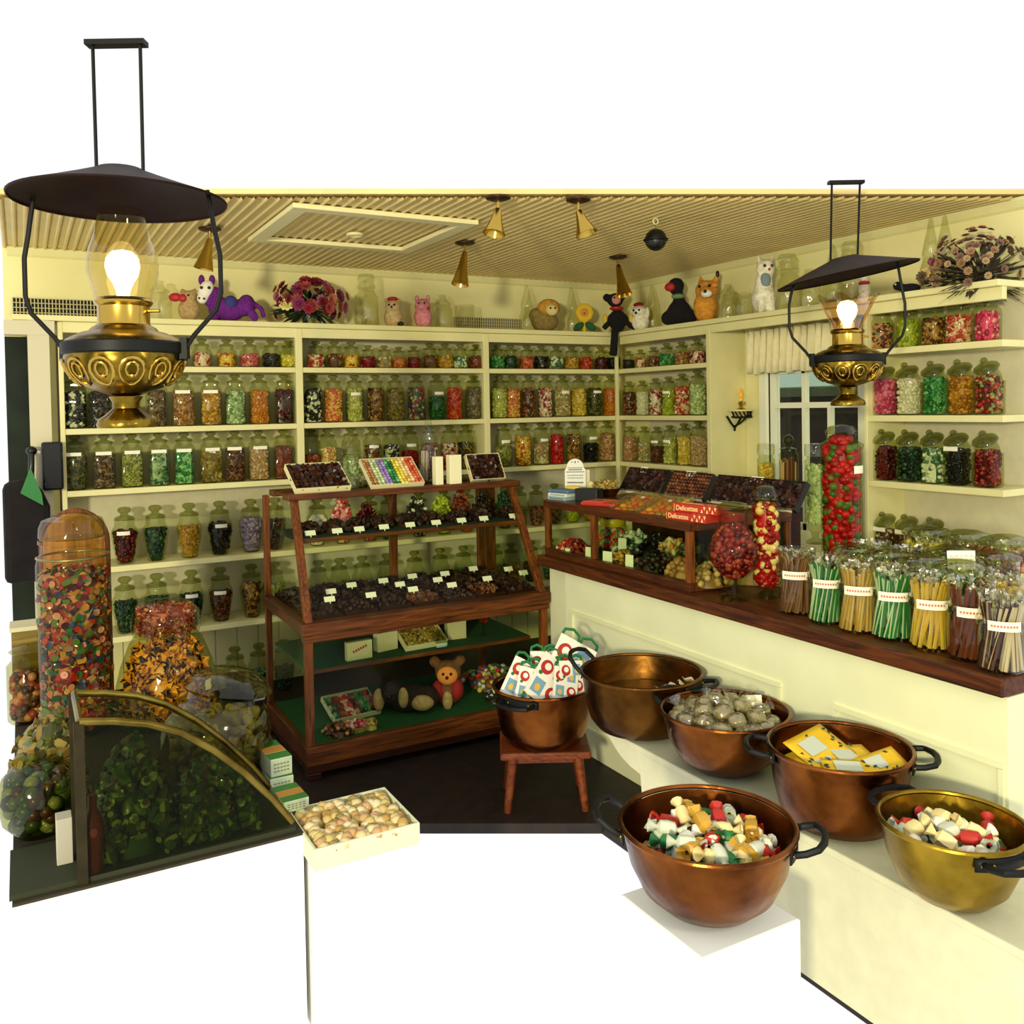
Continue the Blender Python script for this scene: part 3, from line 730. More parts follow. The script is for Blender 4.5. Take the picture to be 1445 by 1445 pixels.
for xx in (cx0+.015, cx1-.015):
    mb = MB(); k = .04 if xx < -2 else -.04
    mb.add([X @ Vector(p) for p in ((xx, cyf+.04, .148), (xx, cyr-.03, .148), (xx, cyr-.03, .632), (xx, cyf+.04, .632))], [(0, 1, 2, 3)])
    mb.add([X @ Vector(p) for p in ((xx, cyf+.05, LEDZ), (xx, cyr-.03, LEDZ), (xx+k, cyr-.03, TOPZ-.034), (xx+k, TYF+.04, TOPZ-.034))], [(0, 1, 2, 3)])
    mb.build('side_pane', CASEGL, dc)

CARDM = bpy.data.meshes.new('x')
def price_card(p, label, group, w=.05, h=.026, rz=0, tilt=55):
    mb = MB(); Xc = Matrix.Translation((0, 0, .004)) @ Matrix.Rotation(R(90-tilt)*-1, 4, 'X')
    mb.box((0, 0, h/2+.006), (w, .0015, h), Xc)
    mb.box((0, 0, .003), (.004, .004, .012), Xc)
    o = mb.build('price_card', PAPER); o.location = p; o.rotation_euler = (0, 0, rz)
    return tag(o, label, 'card', group)
def heap(name, p, w, d, h, pal, n, size, shape, label, cat, group=None, rz=0, tray=None, seed=1):
    """an oblong heap of sweets, with or without its tray"""
    t = thing(name, label, cat, p, rz, group); g = random.Random(seed); z0 = 0
    if tray:
        mb = MB().span((-w/2-.008, -d/2-.008, 0), (w/2+.008, d/2+.008, .004))
        for a, b in (((-w/2-.008, -d/2-.008, .004), (w/2+.008, -d/2-.004, .016)), ((-w/2-.008, d/2+.004, .004), (w/2+.008, d/2+.008, .016)), ((-w/2-.008, -d/2-.004, .004), (-w/2-.004, d/2+.004, .016)), ((w/2+.004, -d/2-.004, .004), (w/2+.008, d/2+.004, .016))): mb.span(a, b)
        mb.build('tray', tray, t); z0 = .004
    mb = MB(); mb.ball((0, 0, z0), (w*.45, d*.45, h*.8), 10, 6)
    for _ in range(n):
        u, v = g.uniform(-1, 1), g.uniform(-1, 1)
        k = max(0, 1-abs(u)**3)*max(0, 1-abs(v)**3)
        candy(mb, (u*w/2*.95, v*d/2*.95, z0+size*.45+h*k*g.uniform(.75, 1)), size, shape, g)
    vs = [(x, y, max(z, z0)) for x, y, z in mb.v]; mb.v = vs
    o = mb.build('candies', pal, t); o['kind'] = 'stuff'
    return t
# chocolates on the upper shelf with their cards
UPC = [(436.5, 752), (475, 749), (511, 748), (548, 745.6), (584, 742), (621.6, 739), (656.5, 735.6), (684, 732), (719, 727)]
for i, (px, py) in enumerate(UPC):
    p = at(px, py, 'z', 1.03); p.y = -.935; p.z = 1.0115
    price_card(p, f'white price card, {ordinal(i)} from left, on the upper shelf of the display case', 'price cards on the upper case shelf')
    heap('chocolate_heap', (p.x+.03, -.80, 1.0115), .11, .16, .045, CHOC, 55, .022, ['drop', 'chunk', 'oval'][i % 3], f'heap of dark chocolates behind {ordinal(i)} card on the upper case shelf', 'chocolates', 'chocolates on the upper case shelf', seed=i)
for i, (px, pal, h_, ds) in enumerate(((450, 'white', .05, 'white'), (484, 'pink and white', .13, 'pink and white'), (519, 'dark red', .09, 'dark red'), (590, 'black and white', .11, 'black and white'), (624, 'lime', .11, 'lime yellow'), (653, 'red brown', .13, 'reddish brown'), (684, 'very dark', .11, 'very dark'), (716, 'dark green', .12, 'dark green'))):
    q = at(px, 730, 'y', -.64)
    heap('candy_bag', (q.x, -.62, 1.0115), .10, .11, h_, CM(pal), 60, .022, 'oval', f'mound of {ds} bagged sweets at the back of the upper case shelf', 'sweets', 'bagged sweets on the upper case shelf', seed=400+i)
LOW = [(466, 844), (468, 833), (497, 824), (524.6, 838), (542, 818), (565.6, 823), (583, 811.6), (584, 830), (619, 816.6), (629, 808), (639, 824), (669, 801), (689, 815), (718.7, 801.5), (740, 806.7)]
for i, (px, py) in enumerate(LOW):
    p = at(px, py, 'z', .75); p.y = max(-1.17, min(p.y, -.62)); p.z = .724
    price_card(p, f'white price card, {ordinal(i)} from left, among chocolates on the case middle floor', 'price cards on the case middle floor')
k = 0
for r_, yy in enumerate((-1.08, -.87, -.66)):
    for c_ in range(7):
        x = -2.44+c_*.166
        if r_ == 0 and c_ == 0: pass
        pal = CHOC if (c_, r_) not in ((3, 0), (5, 0)) else CM('chestnut')
        heap('chocolate_tray', (x, yy, .6825), .135, .17, .03, pal, 55, .021, ['chunk', 'drop', 'oval'][k % 3], f'tray of dark chocolates, {ordinal(c_)} from left in the {["front", "middle", "rear"][r_]} row, case middle floor', 'chocolates', 'chocolate trays on the case middle floor', tray=DARKW, seed=k+40); k += 1
# things on the green lower shelf
def plain_box(name, label, cat, p, d, m, rz=0, rx=0, lid=None, group=None, extra=None):
    t = thing(name, label, cat, p, rz, group)
    mb = MB().box((0, 0, d[2]/2), d); o = mb.build('box', m, t, bevel=min(d)*.06)
    if rx: t.rotation_euler = (rx, 0, rz)
    if lid: lid(t, d)
    return t
def stripe(t, d, m, w=.6, h=.25, dz=0, off=0):
    MB().box((off, -d[1]/2-.0006, d[2]/2+dz), (d[0]*w, .0012, d[2]*h)).build('printed_band', m, t)
REDP = mat('red_print', (168, 40, 24), .5)
IVORY = mat('ivory_card', (214, 206, 160), .65)
zz = .447
p = at(490, 918, 'z', zz)
b1 = plain_box('chocolate_box', 'white box with red writing leaning at the left of the green case shelf', 'box', (p.x, -1.06, zz), (.125, .03, .085), IVORY, rz=R(4))
mb = MB()
for i in range(6): mb.box((-.03+i*.012, -.0156, .040+i*.004), (.008, .0012, .012), None, 0, 0, -.5)
mb.build('red_lettering', REDP, b1)
p = at(527, 910, 'z', zz); plain_box('paper_bag', 'plain off-white paper bag standing beside the box with red writing', 'bag', (p.x+.02, -.98, zz), (.11, .05, .09), IVORY, rz=.2)
p = at(585, 905, 'z', zz)
def open_box(name, label, cat, p, rz, tilt, w, d, h, boxm, palm, nx, ny, shape, size, group=None, cups=True, front=True, seed=3, stripes=None):
    t = thing(name, label, cat, p, rz, group); g = random.Random(seed)
    Xb = Matrix.Rotation(tilt, 4, 'X')
    th = .003
    mb = MB().span((-w/2, 0, 0), (w/2, d, th), Xb).span((-w/2, 0, th), (w/2, th, h), Xb).span((-w/2, d-th, th), (w/2, d, h), Xb).span((-w/2, th, th), (-w/2+th, d-th, h), Xb).span((w/2-th, th, th), (w/2, d-th, h), Xb)
    mb.build('box', boxm, t)
    cols = stripes or [palm]
    for ci, pm in enumerate(cols):
        mb = MB(); wa = -w/2+th+(w-2*th)*ci/len(cols); wb = -w/2+th+(w-2*th)*(ci+1)/len(cols)
        n2 = max(1, nx//len(cols))
        mb.span((wa, th, th+.0005), (wb, d-th, th+h*.35), Xb)
        for i in range(n2):
            for j in range(ny):
                c = Vector((wa+(wb-wa)*(i+.5)/n2, th+(d-2*th)*(j+.5)/ny, th+h*.55)); c += Vector((g.uniform(-1, 1), g.uniform(-1, 1), 0))*size*.08
                tmp = MB(); candy(tmp, (0, 0, 0), size, shape, g)
                mb.add([Xb @ (Vector(v)+c) for v in tmp.v], tmp.f, True)
        o = mb.build('candies', pm, t); o['kind'] = 'stuff'
    if tilt > .15:
        MB().box((0, d*math.cos(tilt)*.72, d*math.sin(tilt)*.36), (w*.5, .004, d*math.sin(tilt)*.70)).build('prop', boxm, t)
    return t
open_box('nut_box', 'open white box of golden nuts tilted on the green case shelf', 'box', (p.x, -1.06, zz), R(3), R(28), .22, .17, .03, IVORY, CM('mustard'), 14, 11, 'chunk', .014)
p = at(628, 893, 'z', zz); plain_box('paper_bag', 'pale paper bag on the green case shelf right of the nut box', 'bag', (p.x, -.97, zz), (.10, .05, .10), mat('pale_paper', (196, 186, 140), .7), rz=-.1)
cst = MB().add([(-.03, 0, 0), (.03, 0, 0), (.03, .04, .075), (-.03, .04, .075)], [(0, 1, 2, 3)]).build('card_holder', glassmat('acrylic', tint=(.9, .95, .85), amt=.6, base=.15), solid=.003)
pp = at(627, 915, 'z', zz); cst.location = (pp.x, -1.09, zz+.001); tag(cst, 'small clear acrylic card holder at the front of the green case shelf', 'holder')
gb = thing('goblet', 'stemmed glass goblet of dark red sweets on the green case shelf', 'glass', (at(688, 898, 'z', zz).x, -.98, zz))
gp = [(.034, 0), (.034, .003), (.005, .007), (.004, .05), (.02, .06), (.036, .085), (.038, .11), (.032, .135)]
MB().lathe(gp, 20).build('glass', GLASS, gb)
pile(lerp_prof([(.018, .06), (.034, .085), (.036, .11), (.034, .12)]), .062, .118, 60, .014, 'drop', 5).build('candies', CM('ruby'), gb)['kind'] = 'stuff'
# things on the case bottom
zb = .146
p = at(482, 1000, 'z', zb)
open_box('candy_stick_box', 'flat box of red and green candy sticks lying on the case bottom at left', 'box', (p.x+.02, -1.00, zb), R(6), R(24), .24, .17, .025, IVORY, None, 12, 3, 'oval', .03, stripes=[CM('green'), CM('red brown'), CM('red and white'), CM('mixed brown'), CM('bright green'), CM('mixed red')])
t = thing('candy_basket', 'round straw basket of sweets in front of the candy stick box', 'basket', (at(497, 1025, 'z', zb).x, -1.135, zb))
WICK = mat('straw', (150, 124, 60), .8, noise=.3, nscale=60)
MB().lathe([(.0, .002), (.05, 0), (.062, .03), (.066, .032), (.054, .004), (0, .006)], 24).build('bowl', WICK, t)
pile(lambda z: .055, .006, .032, 60, .018, 'drop', 9).build('candies', CM('pink red and white'), t)['kind'] = 'stuff'
heap('candy_heap', (at(468, 1030, 'z', zb).x+.01, -1.14, zb), .12, .12, .04, CM('mixed brown'), 60, .02, 'drop', 'heap of small wrapped sweets in the near left corner of the case bottom', 'sweets', seed=70)
heap('candy_heap', (at(522, 1027, 'z', zb).x, -1.16, zb), .06, .05, .04, CM('mustard'), 22, .02, 'oval', 'little mound of yellowish sweets right of the straw basket', 'sweets', seed=71)
heap('candy_heap', (at(690, 960, 'z', zb).x, -.87, zb), .30, .34, .07, CM('rainbow'), 170, .026, 'drop', 'wide heap of many-coloured sweets at the right of the case bottom', 'sweets', seed=72)
heap('candy_heap', (at(706, 993, 'z', zb).x, -1.12, zb), .11, .10, .05, CM('black and white'), 60, .018, 'drop', 'small heap of white and blue-black mints near the copper pot', 'sweets', seed=73)
# ================================================================== long counter on the right
CZ = .87; CXF = -1.36; CB = -.76
ct = thing('sales_counter', 'long cream panelled counter with dark wooden top behind the copper pots', 'counter', (-1.05, -2.5, 0))
X = Matrix.Translation((1.05, 2.5, 0))
YE = -3.60; YS = -1.44
COUNTP = mat('counter_paint', (226, 226, 178), .5, noise=.04, nscale=5)
MB().span((CXF-.025, -1.22, CZ-.05), (CB, YE, CZ), X).build('worktop', WOODY, ct, bevel=.006)
MB().span((CXF, YS, 0), (CB+.02, YE, CZ-.051), X).build('front_panel', COUNTP, ct, bevel=.003)
MB().span((CXF+.04, -1.24, 0), (CB+.02, YS+.001, CZ-.051), X).build('end_panel', COUNTP, ct)
def frame(y0, y1, z0, z1):
    mb = MB(); a = CXF-.010; t_ = .014
    mb.span((a, y0, z1), (CXF+.001, y1, z1-t_), X).span((a, y0, z0), (CXF+.001, y1, z0+t_), X).span((a, y0, z0+t_+.001), (CXF+.001, y0-t_, z1-t_-.001), X).span((a, y1, z0+t_+.001), (CXF+.001, y1+t_, z1-t_-.001), X)
    mb.build('panel_moulding', COUNTP, ct)
frame(-1.50, -2.81, .12, .648); frame(-3.03, -3.59, .12, .642)
# glass counter case standing on it
cc = thing('counter_case', 'low wooden glass-fronted case of sweets standing on the counter', 'display case', (-1.07, -1.76, CZ))
X = Matrix.Translation((1.07, 1.76, -CZ))
yA, yB, xA, xB, zT = -1.235, -2.325, -1.345, -.80, 1.142
def cp(name, boxes, m, bevel=.003):
    mb = MB()
    for p, q in boxes: mb.span(p, q, X)
    return mb.build(name, m, cc, bevel=bevel)
cp('base_frame', [((xA, yA, CZ), (xA+.03, yB, CZ+.035))], WOODY); cp('base_frame', [((xA+.03, yB, CZ), (xB, yB+.03, CZ+.03))], WOOD)
cp('base_board', [((xA+.03, yA, CZ), (xB, yB+.03, CZ+.012))], FELT, 0)
cp('top_frame', [((xA-.004, yA, zT-.035), (xA+.035, yB-.004, zT))], WOODY); cp('top_frame', [((xA+.035, yB-.004, zT-.035), (xB, yB+.03, zT))], WOOD)
cp('top_board', [((xA+.035, yA, zT-.022), (xB, yB+.03, zT-.002))], woodmat('case_top_wood', (60, 30, 12), (104, 58, 24), axis=1), 0)
for yy in (yA-.03, -1.667, yB+.0): cp('front_post', [((xA, yy, CZ+.035), (xA+.028, yy+.028, zT-.035))], WOODV)
cp('rear_post', [((xB-.028, yB, CZ+.03), (xB, yB+.028, zT-.035))], WOODV)
cp('back_board', [((xB-.008, yA, CZ+.012), (xB, yB+.03, zT-.022))], DARKW, 0)
cp('front_pane', [((xA+.012, yA-.03, CZ+.035), (xA+.015, yB+.028, zT-.035))], CASEGL, 0)
cp('end_pane', [((xA+.028, yB+.012, CZ+.03), (xB-.028, yB+.015, zT-.035))], CASEGL, 0)
# what lies inside: heaps of sweets in two rows
ins = [(785, 772, 'red', 'oval', 'red foil sweets'), (808, 778, 'red and white', 'oval', 'red and cream wrapped sweets'), (832, 782, 'ruby', 'oval', 'dark red wrapped sweets'), (866, 800, 'brown and gold', 'drop', 'mixed brown nuts'), (905, 812, 'very dark', 'drop', 'dark chocolate drops'),
       (940, 822, 'tan brown', 'drop', 'tan nuts'), (965, 832, 'mustard', 'drop', 'golden brown nuts')]
for i, (px, py, pal, shp, ds) in enumerate(ins):
    p = at(px, py-14, 'z', CZ+.05); y = min(p.y, -1.32)
    heap('candy_heap', (-1.235, y, CZ+.0125), .14, .13, .075 if i > 3 else .045, CM(pal), 60, .026, shp, f'heap of {ds}, {ordinal(i)} from left behind the counter case glass', 'sweets', 'heaps along the counter case front', seed=80+i)
ins2 = [(790, 'red and orange', 'reddish wrapped sweets'), (830, 'bright green', 'green wrapped sweets'), (865, 'tan pink', 'pinkish almonds'), (895, 'white and green', 'white mints'), (925, 'jet black', 'black liquorice pieces'), (950, 'cream and orange', 'pale orange sweets'), (975, 'olive brown', 'olive brown pralines')]
for i, (px, pal, ds) in enumerate(ins2):
    p = at(px, 765+(px-790)*.22, 'x', -1.0); 
    heap('candy_heap', (-1.0, min(max(p.y, -2.22), -1.33), CZ+.0125), .16, .125, .09, CM(pal), 60, .03, 'oval', f'heap of {ds}, {ordinal(i)} from left in the counter case back row', 'sweets', 'heaps along the counter case back', seed=90+i)
yt = thing('candy_tin', 'yellow oval tin lying on the pinkish almonds in the counter case', 'tin', (-1.0, at(862, 752, 'x', -1.0).y-.02, CZ+.125))
MB().lathe([(0, 0), (.06, 0), (.065, .01), (.065, .03), (.06, .04), (0, .042)], 24, sq=0).build('body', mat('yellow_tin', (206, 176, 30), .35), yt)
MB().lathe([(.05, .042), (.052, .045), (.04, .047), (0, .047)], 24).build('rim', mat('dark_lettering', (60, 60, 20), .5), yt)
for i, (px, py, w, h) in enumerate(((801, 774, .03, .026), (831, 775, .04, .055), (857, 782, .05, .055), (878, 768, .045, .075), (888, 788, .04, .06))):
    p = at(px, py+8, 'x', -1.315 if i != 3 else -1.15)
    price_card((p.x, p.y, max(p.z-.03, CZ+.013)), f'white price card, {ordinal(i)} from left, inside the counter case', 'cards inside the counter case', w, h, R(-70), 88)
# second wooden case behind it carrying the chocolate trays
bc = thing('wooden_case', 'plain dark wooden case behind the counter case', 'cabinet', (-.60, -1.64, CZ))
X = Matrix.Translation((.60, 1.64, -CZ))
bc.location = (-.60, -1.64, 0)
X = Matrix.Translation((.60, 1.64, 0))
MB().span((-.752, -1.24, .10), (-.445, -2.045, 1.115), X).build('body', DARKW, bc, bevel=.003)
MB().span((-.752, -1.24, 0), (-.445, -2.045, .10), X).build('plinth', DARKW, bc)
MB().span((-.753, -1.23, 1.115), (-.435, -2.05, 1.13), X).build('glass_top', mat('green_glass_edge', (110, 160, 130), .15), bc)
bt = 1.1305
for i, (pa, pb, pal, lab) in enumerate(((880, 938, 'chocolate', 'tilted tray of dark chocolates with one red sweet, leftmost of the counter trays'), (941, 999, 'chest', 'tilted tray of round brown truffles in the middle of the counter trays'), (1004, 1130, 'chocolate', 'widest tilted tray of dark chocolates, nearest the window'))):
    ya_, yb_ = at(pa, 705, 'x', -.72).y, at(pb, 715, 'x', -.72).y
    w = abs(ya_-yb_)
    m = CHOC if pal == 'chocolate' else CM('chestnut')
    open_box('chocolate_tray', lab, 'tray', (-.728, (ya_+yb_)/2, bt), R(-90), R(58), w*.98, .138, .028, mat('tray_side', (30, 30, 20), .6) if i != 1 else mat('tray_side2', (46, 36, 22), .6), m, int(w/.022), 7, 'drop' if i == 1 else 'chunk', .021, 'tilted chocolate trays', seed=20+i)
    e = bpy.data.objects[-1] if False else None
    s_ = MB().box((0, 0, .009), (w*.9, .006, .018)).build('tray_ledge', IVORY); s_.location = (-.745, (ya_+yb_)/2, bt); s_.rotation_euler = (0, 0, R(-90))
    tag(s_, ['white strip along the foot of the leftmost chocolate tray', 'white strip along the foot of the truffle tray', 'white strip along the foot of the widest chocolate tray'][i], 'strip', 'white strips under the trays')
    c_ = MB().box((0, 0, 0), (.075 if i else .06, .0015, .028 if i else .035)).build('price_card', PAPER)
    q = Vector((-.728+.138*math.cos(R(58)), (ya_+yb_)/2+(.05 if i == 0 else .02), bt+.138*math.sin(R(58))+.006)); c_.location = q-Vector((.022, 0, 0)); c_.rotation_euler = (R(-32), 0, R(-90))
    tag(c_, ['small white card on the top edge of the leftmost chocolate tray', 'long white card on the top edge of the truffle tray', 'long white card on the top edge of the widest chocolate tray'][i], 'card', 'cards on the chocolate trays')
# ---- things on top of the counter case
tz = zT-.0015
def ctop(px, py): return at(px, py, 'z', tz)
p = ctop(782, 706)
for i, (c, dz) in enumerate(((mat('book_blue', (150, 180, 176), .6), 0), (mat('book_white', (220, 224, 196), .6), .017), (mat('book_blue2', (90, 120, 140), .6), .034))):
    bk = plain_box('booklet', ['pale blue booklet at the bottom of the stack on the counter case', 'white booklet in the middle of the stack on the counter case', 'blue-grey booklet on top of the stack on the counter case'][i], 'book', (-1.22, p.y+.02-.004*i, tz+dz), (.13, .16, .016), c, rz=R(-80)+.05*i, group='stack of booklets')
    MB().box((0, -.0805, .008), (.10, .001, .003)).build('printed_line', mat('ink_blue', (40, 60, 80), .6), bk)
p = ctop(815, 708); plain_box('card_box', 'flat black box standing beside the stack of booklets', 'box', (-1.20, p.y-.01, tz), (.12, .07, .062), mat('black_card', (24, 26, 20), .5, noise=.3), rz=R(-62))
plain_box('candy_bar', 'small yellow candy bar on the booklets', 'candy bar', (-1.20, ctop(782, 706).y+.0, tz+.0505), (.09, .03, .014), mat('bar_yellow', (226, 196, 80), .4), rz=R(-75))
# arched sign
p = at(803, 690, 'x', -1.10)
sg = thing('price_sign', 'white arch-topped sign with printed lines standing behind the booklets', 'sign', (-1.06, p.y, tz), R(-34))
pts = [(-.055, 0), (.055, 0), (.055, .125)]+[(.045*math.cos(a*PI/10), .14+.045*math.sin(a*PI/10)) for a in range(11)]+[(-.055, .125)]
MB().prism(pts, -.002, .002, 'xz').build('board', mat('sign_white', (232, 230, 206), .6), sg)
INK = mat('sign_ink', (60, 60, 50), .7); INK2 = mat('sign_ink_grey', (136, 140, 128), .7)
mb = MB()
for i, (z_, w_, h_) in enumerate(((.128, .07, .007), (.138, .076, .004), (.116, .096, .005))): mb.box((0, -.0026, z_), (w_, .001, h_))
mb.build('grey_lettering', INK2, sg)
mb = MB()
for k in (-.016, 0, .016): mb.box((k, -.0026, .168), (.005, .001, .012 if k == 0 else .007))
g = random.Random(4)
for z_, n_, hh in ((.098, 9, .0045), (.084, 7, .004), (.060, 11, .009)):
    for i in range(n_): mb.box((-.042+.084*(i+.5)/n_, -.0026, z_+g.uniform(-.001, .001)), (.084/n_*.72, .001, hh*g.uniform(.7, 1)))
mb.build('dark_lettering', INK, sg)
plain_box('backing_card', 'cream card leaning behind the arch-topped sign', 'card', (-1.035, p.y+.01, tz), (.12, .004, .125), mat('cream_card', (226, 214, 170), .7), rz=R(-34))
# yellow bread-like tray with chick
p = ctop(852, 694)
t = thing('easter_basket', 'dark basket of yellow grass with a cream duckling beside it', 'basket', (-1.0, at(855, 694, 'x', -1.0).y, tz))
MB().lathe([(0, 0), (.05, 0), (.075, .04), (.07, .042), (.045, .006), (0, .006)], 18).build('bowl', DARKW, t)
heapm = pile(lambda z: .066, .02, .07, 90, .022, 'oval', 6); heapm.build('grass', CM('mustard'), t)['kind'] = 'stuff'
t = thing('duckling', 'small cream duckling figure standing left of the yellow basket', 'figurine', (-1.10, at(832, 700, 'x', -1.10).y, tz))
MB().ball((0, 0, .03), (.022, .03, .028)).ball((0, -.012, .066), .018).tube([(0, 0, .05), (0, -.008, .06)], .014, 8).build('body', mat('duck_cream', (220, 206, 130), .7), t, remesh=.005)
MB().lathe([(.007, 0), (0, .016)], 8, X=Matrix.Translation((0, -.028, .064)) @ Matrix.Rotation(R(90), 4, 'X')).build('beak', mat('beak', (206, 130, 40), .5), t)
# red packet with picture
p = ctop(848, 713)
t = thing('candy_packet', 'flat red and cream packet on the counter case edge', 'packet', (-1.24, p.y-.01, tz), R(-70))
MB().box((0, 0, .009), (.19, .14, .018)).build('wrapper', mat('packet_red', (178, 44, 24), .35), t, bevel=.006)
MB().box((-.03, 0, .0195), (.11, .12, .003)).build('picture', candymat('packet_picture', [(226, 206, 120), (210, 90, 60), (200, 190, 160)]), t)
for i in range(10):
    pass
# two cellophaned trays of fruit jellies
for i, (px, py) in enumerate(((890, 718), (925, 724))):
    p = ctop(px, py)
    t = thing('jelly_tray', ['cellophaned tray of orange fruit jellies, nearer the red packet', 'cellophaned tray of orange fruit jellies, nearer the red boxes'][i], 'tray', (-1.19, p.y+.0, tz+.002), R(-75), 'fruit jelly trays')
    t.rotation_euler = (R(16), 0, R(-75))
    MB().box((0, 0, .006), (.155, .20, .012)).build('tray', mat('tray_yellow', (206, 186, 70), .4), t, bevel=.003)
    g = random.Random(i+3); mb = MB()
    for a in range(4):
        for b_ in range(5): mb.ball((-.056+a*.037, -.078+b_*.039, .018), (.017, .018, .012), 8, 5)
    o = mb.build('jellies', candymat('jelly', [(206, 110, 30), (190, 60, 20), (220, 170, 40), (150, 120, 30), (214, 90, 30)]), t); o['kind'] = 'stuff'
    MB().lathe([(.115, .0), (.112, .03), (.09, .042), (0, .044)], 20, sq=4).build('cellophane', glassmat('cellophane', tint=(.95, .93, .75), amt=.6, base=.10, rough=.12, power=2, waves=30), t)
    MB().ball((.0, .04, .034), (.012, .010, .006), 8, 5).build('seal', PAPER, t)
# red boxes with white lettering
REDB = mat('carton_red', (176, 40, 14), .4); TRI = mat('carton_peach', (236, 190, 120), .5)
def lettering(text, size, m, parent):
    cu = bpy.data.curves.new('lettering', 'FONT'); cu.body = text; cu.size = size; cu.extrude = .0004; cu.align_x = 'CENTER'; cu.align_y = 'CENTER'; cu.offset = size*.02
    tmp = bpy.data.objects.new('lettering_curve', cu); COL.objects.link(tmp)
    bpy.context.view_layer.update()
    me = bpy.data.meshes.new_from_object(tmp.evaluated_get(bpy.context.evaluated_depsgraph_get()))
    bpy.data.objects.remove(tmp); me.name = 'lettering'; me.materials.clear(); me.materials.append(m)
    o = bpy.data.objects.new('lettering', me); COL.objects.link(o); o.parent = parent
    return o
def red_box(i, p, rz, rx=0):
    t = thing('candy_carton', ['red carton with cream lettering and triangles, lowest on the counter case', 'red carton with cream lettering lying on top of the other red carton'][i], 'box', p, rz, 'red candy cartons')
    w, d, h = .21, .075, .032
    MB().box((0, 0, h/2), (w, d, h)).build('carton', REDB, t, bevel=.002)
    MB().box((-w/2-.001, 0, h/2), (.002, d*.98, h*.96)).build('end_flap', TRI, t)
    mb = MB()
    for k in range(6):
        x0 = w*.16+k*.013; up = k % 2 == 0
        for face in range(2):
            if face == 0: tri = [(x0-.006, -d/2-.0006, h*.12 if up else h*.88), (x0+.006, -d/2-.0006, h*.12 if up else h*.88), (x0, -d/2-.0006, h*.62 if up else h*.4)]
            else: tri = [(x0-.006, -d*.45 if up else d*.05, h+.0006), (x0+.006, -d*.45 if up else d*.05, h+.0006), (x0, -d*.1 if up else -d*.3, h+.0006)]
            mb.add(tri, [(0, 1, 2)])
    mb.build('triangles', TRI, t)
    for face in range(2):
        o = lettering('Delicettes', .027, TRI, t)
        if face == 0: o.location = (-.040, -d/2-.0012, h/2); o.rotation_euler = (R(90), 0, 0)
        else: o.location = (-.040, -.004, h+.0012)
    return t
p = ctop(958, 735)
red_box(0, (-1.285, p.y-.025, tz), R(-84)); red_box(1, (-1.262, p.y-.05, tz+.0325), R(-80))
plain_box('candy_carton', 'red carton with cream edge behind the two lettered cartons', 'box', (-1.195, p.y-.07, tz), (.20, .07, .032), REDB, rz=R(-80))
# ================================================================== bench, stool and copper pots
BENCHP = mat('bench_paint', (214, 210, 172), .5, noise=.05)
bz = .40
be = thing('bench', 'low cream painted bench with scalloped end set against the counter', 'bench', (-1.54, -3.0, 0))
X = Matrix.Translation((1.54, 3.0, 0))
MB().span((-1.725, -2.285, bz-.022), (-1.375, -3.86, bz), X).build('seat', BENCHP, be, bevel=.004)
sc_ = [(-2.29, bz-.022), (-2.313, .365), (-2.34, .345), (-2.375, .325), (-2.43, .308), (-2.49, .30), (-2.497, .24), (-2.50, .0), (-3.85, 0), (-3.85, bz-.022)]
MB().prism(sc_, -1.722, -1.702, 'yz', X).build('front_apron', BENCHP, be, bevel=.002)
MB().span((-1.70, -2.50, 0), (-1.40, -2.52, bz-.022), X).build('end_board', BENCHP, be)
MB().span((-1.70, -3.83, 0), (-1.40, -3.85, bz-.022), X).build('end_board', BENCHP, be)
MB().span((-1.40, -2.53, .0), (-1.38, -3.82, bz-.022), X).build('back_board', BENCHP, be)
stl = thing('stool', 'small brown wooden stool carrying the pot of gift tags', 'stool', (-1.765, -1.905, 0))
SW = woodmat('stool_wood', (84, 36, 12), (136, 66, 24), axis=0)
MB().box((0, 0, .225), (.36, .26, .03), None, R(-28)).build('seat', SW, stl, bevel=.008)
m = Matrix.Rotation(R(-28), 3, 'Z')
MB().box((0, 0, .195), (.28, .16, .03), None, R(-28)).build('apron', SW, stl)
for sx in (-1, 1):
    for sy in (-1, 1):
        a = m @ Vector((sx*.13, sy*.09, .21)); b_ = m @ Vector((sx*.155, sy*.115, .0))
        MB().tube([a, b_], [.02, .015], 10).build('leg', SW, stl)
COP = coppermat('copper_red', (80, 40, 15), (166, 98, 40), .22, 5)
COPD = coppermat('copper_dark', (62, 36, 12), (136, 92, 36), .26, 4)
COPY = coppermat('copper_yellow', (120, 96, 24), (190, 156, 50), .24, 6)
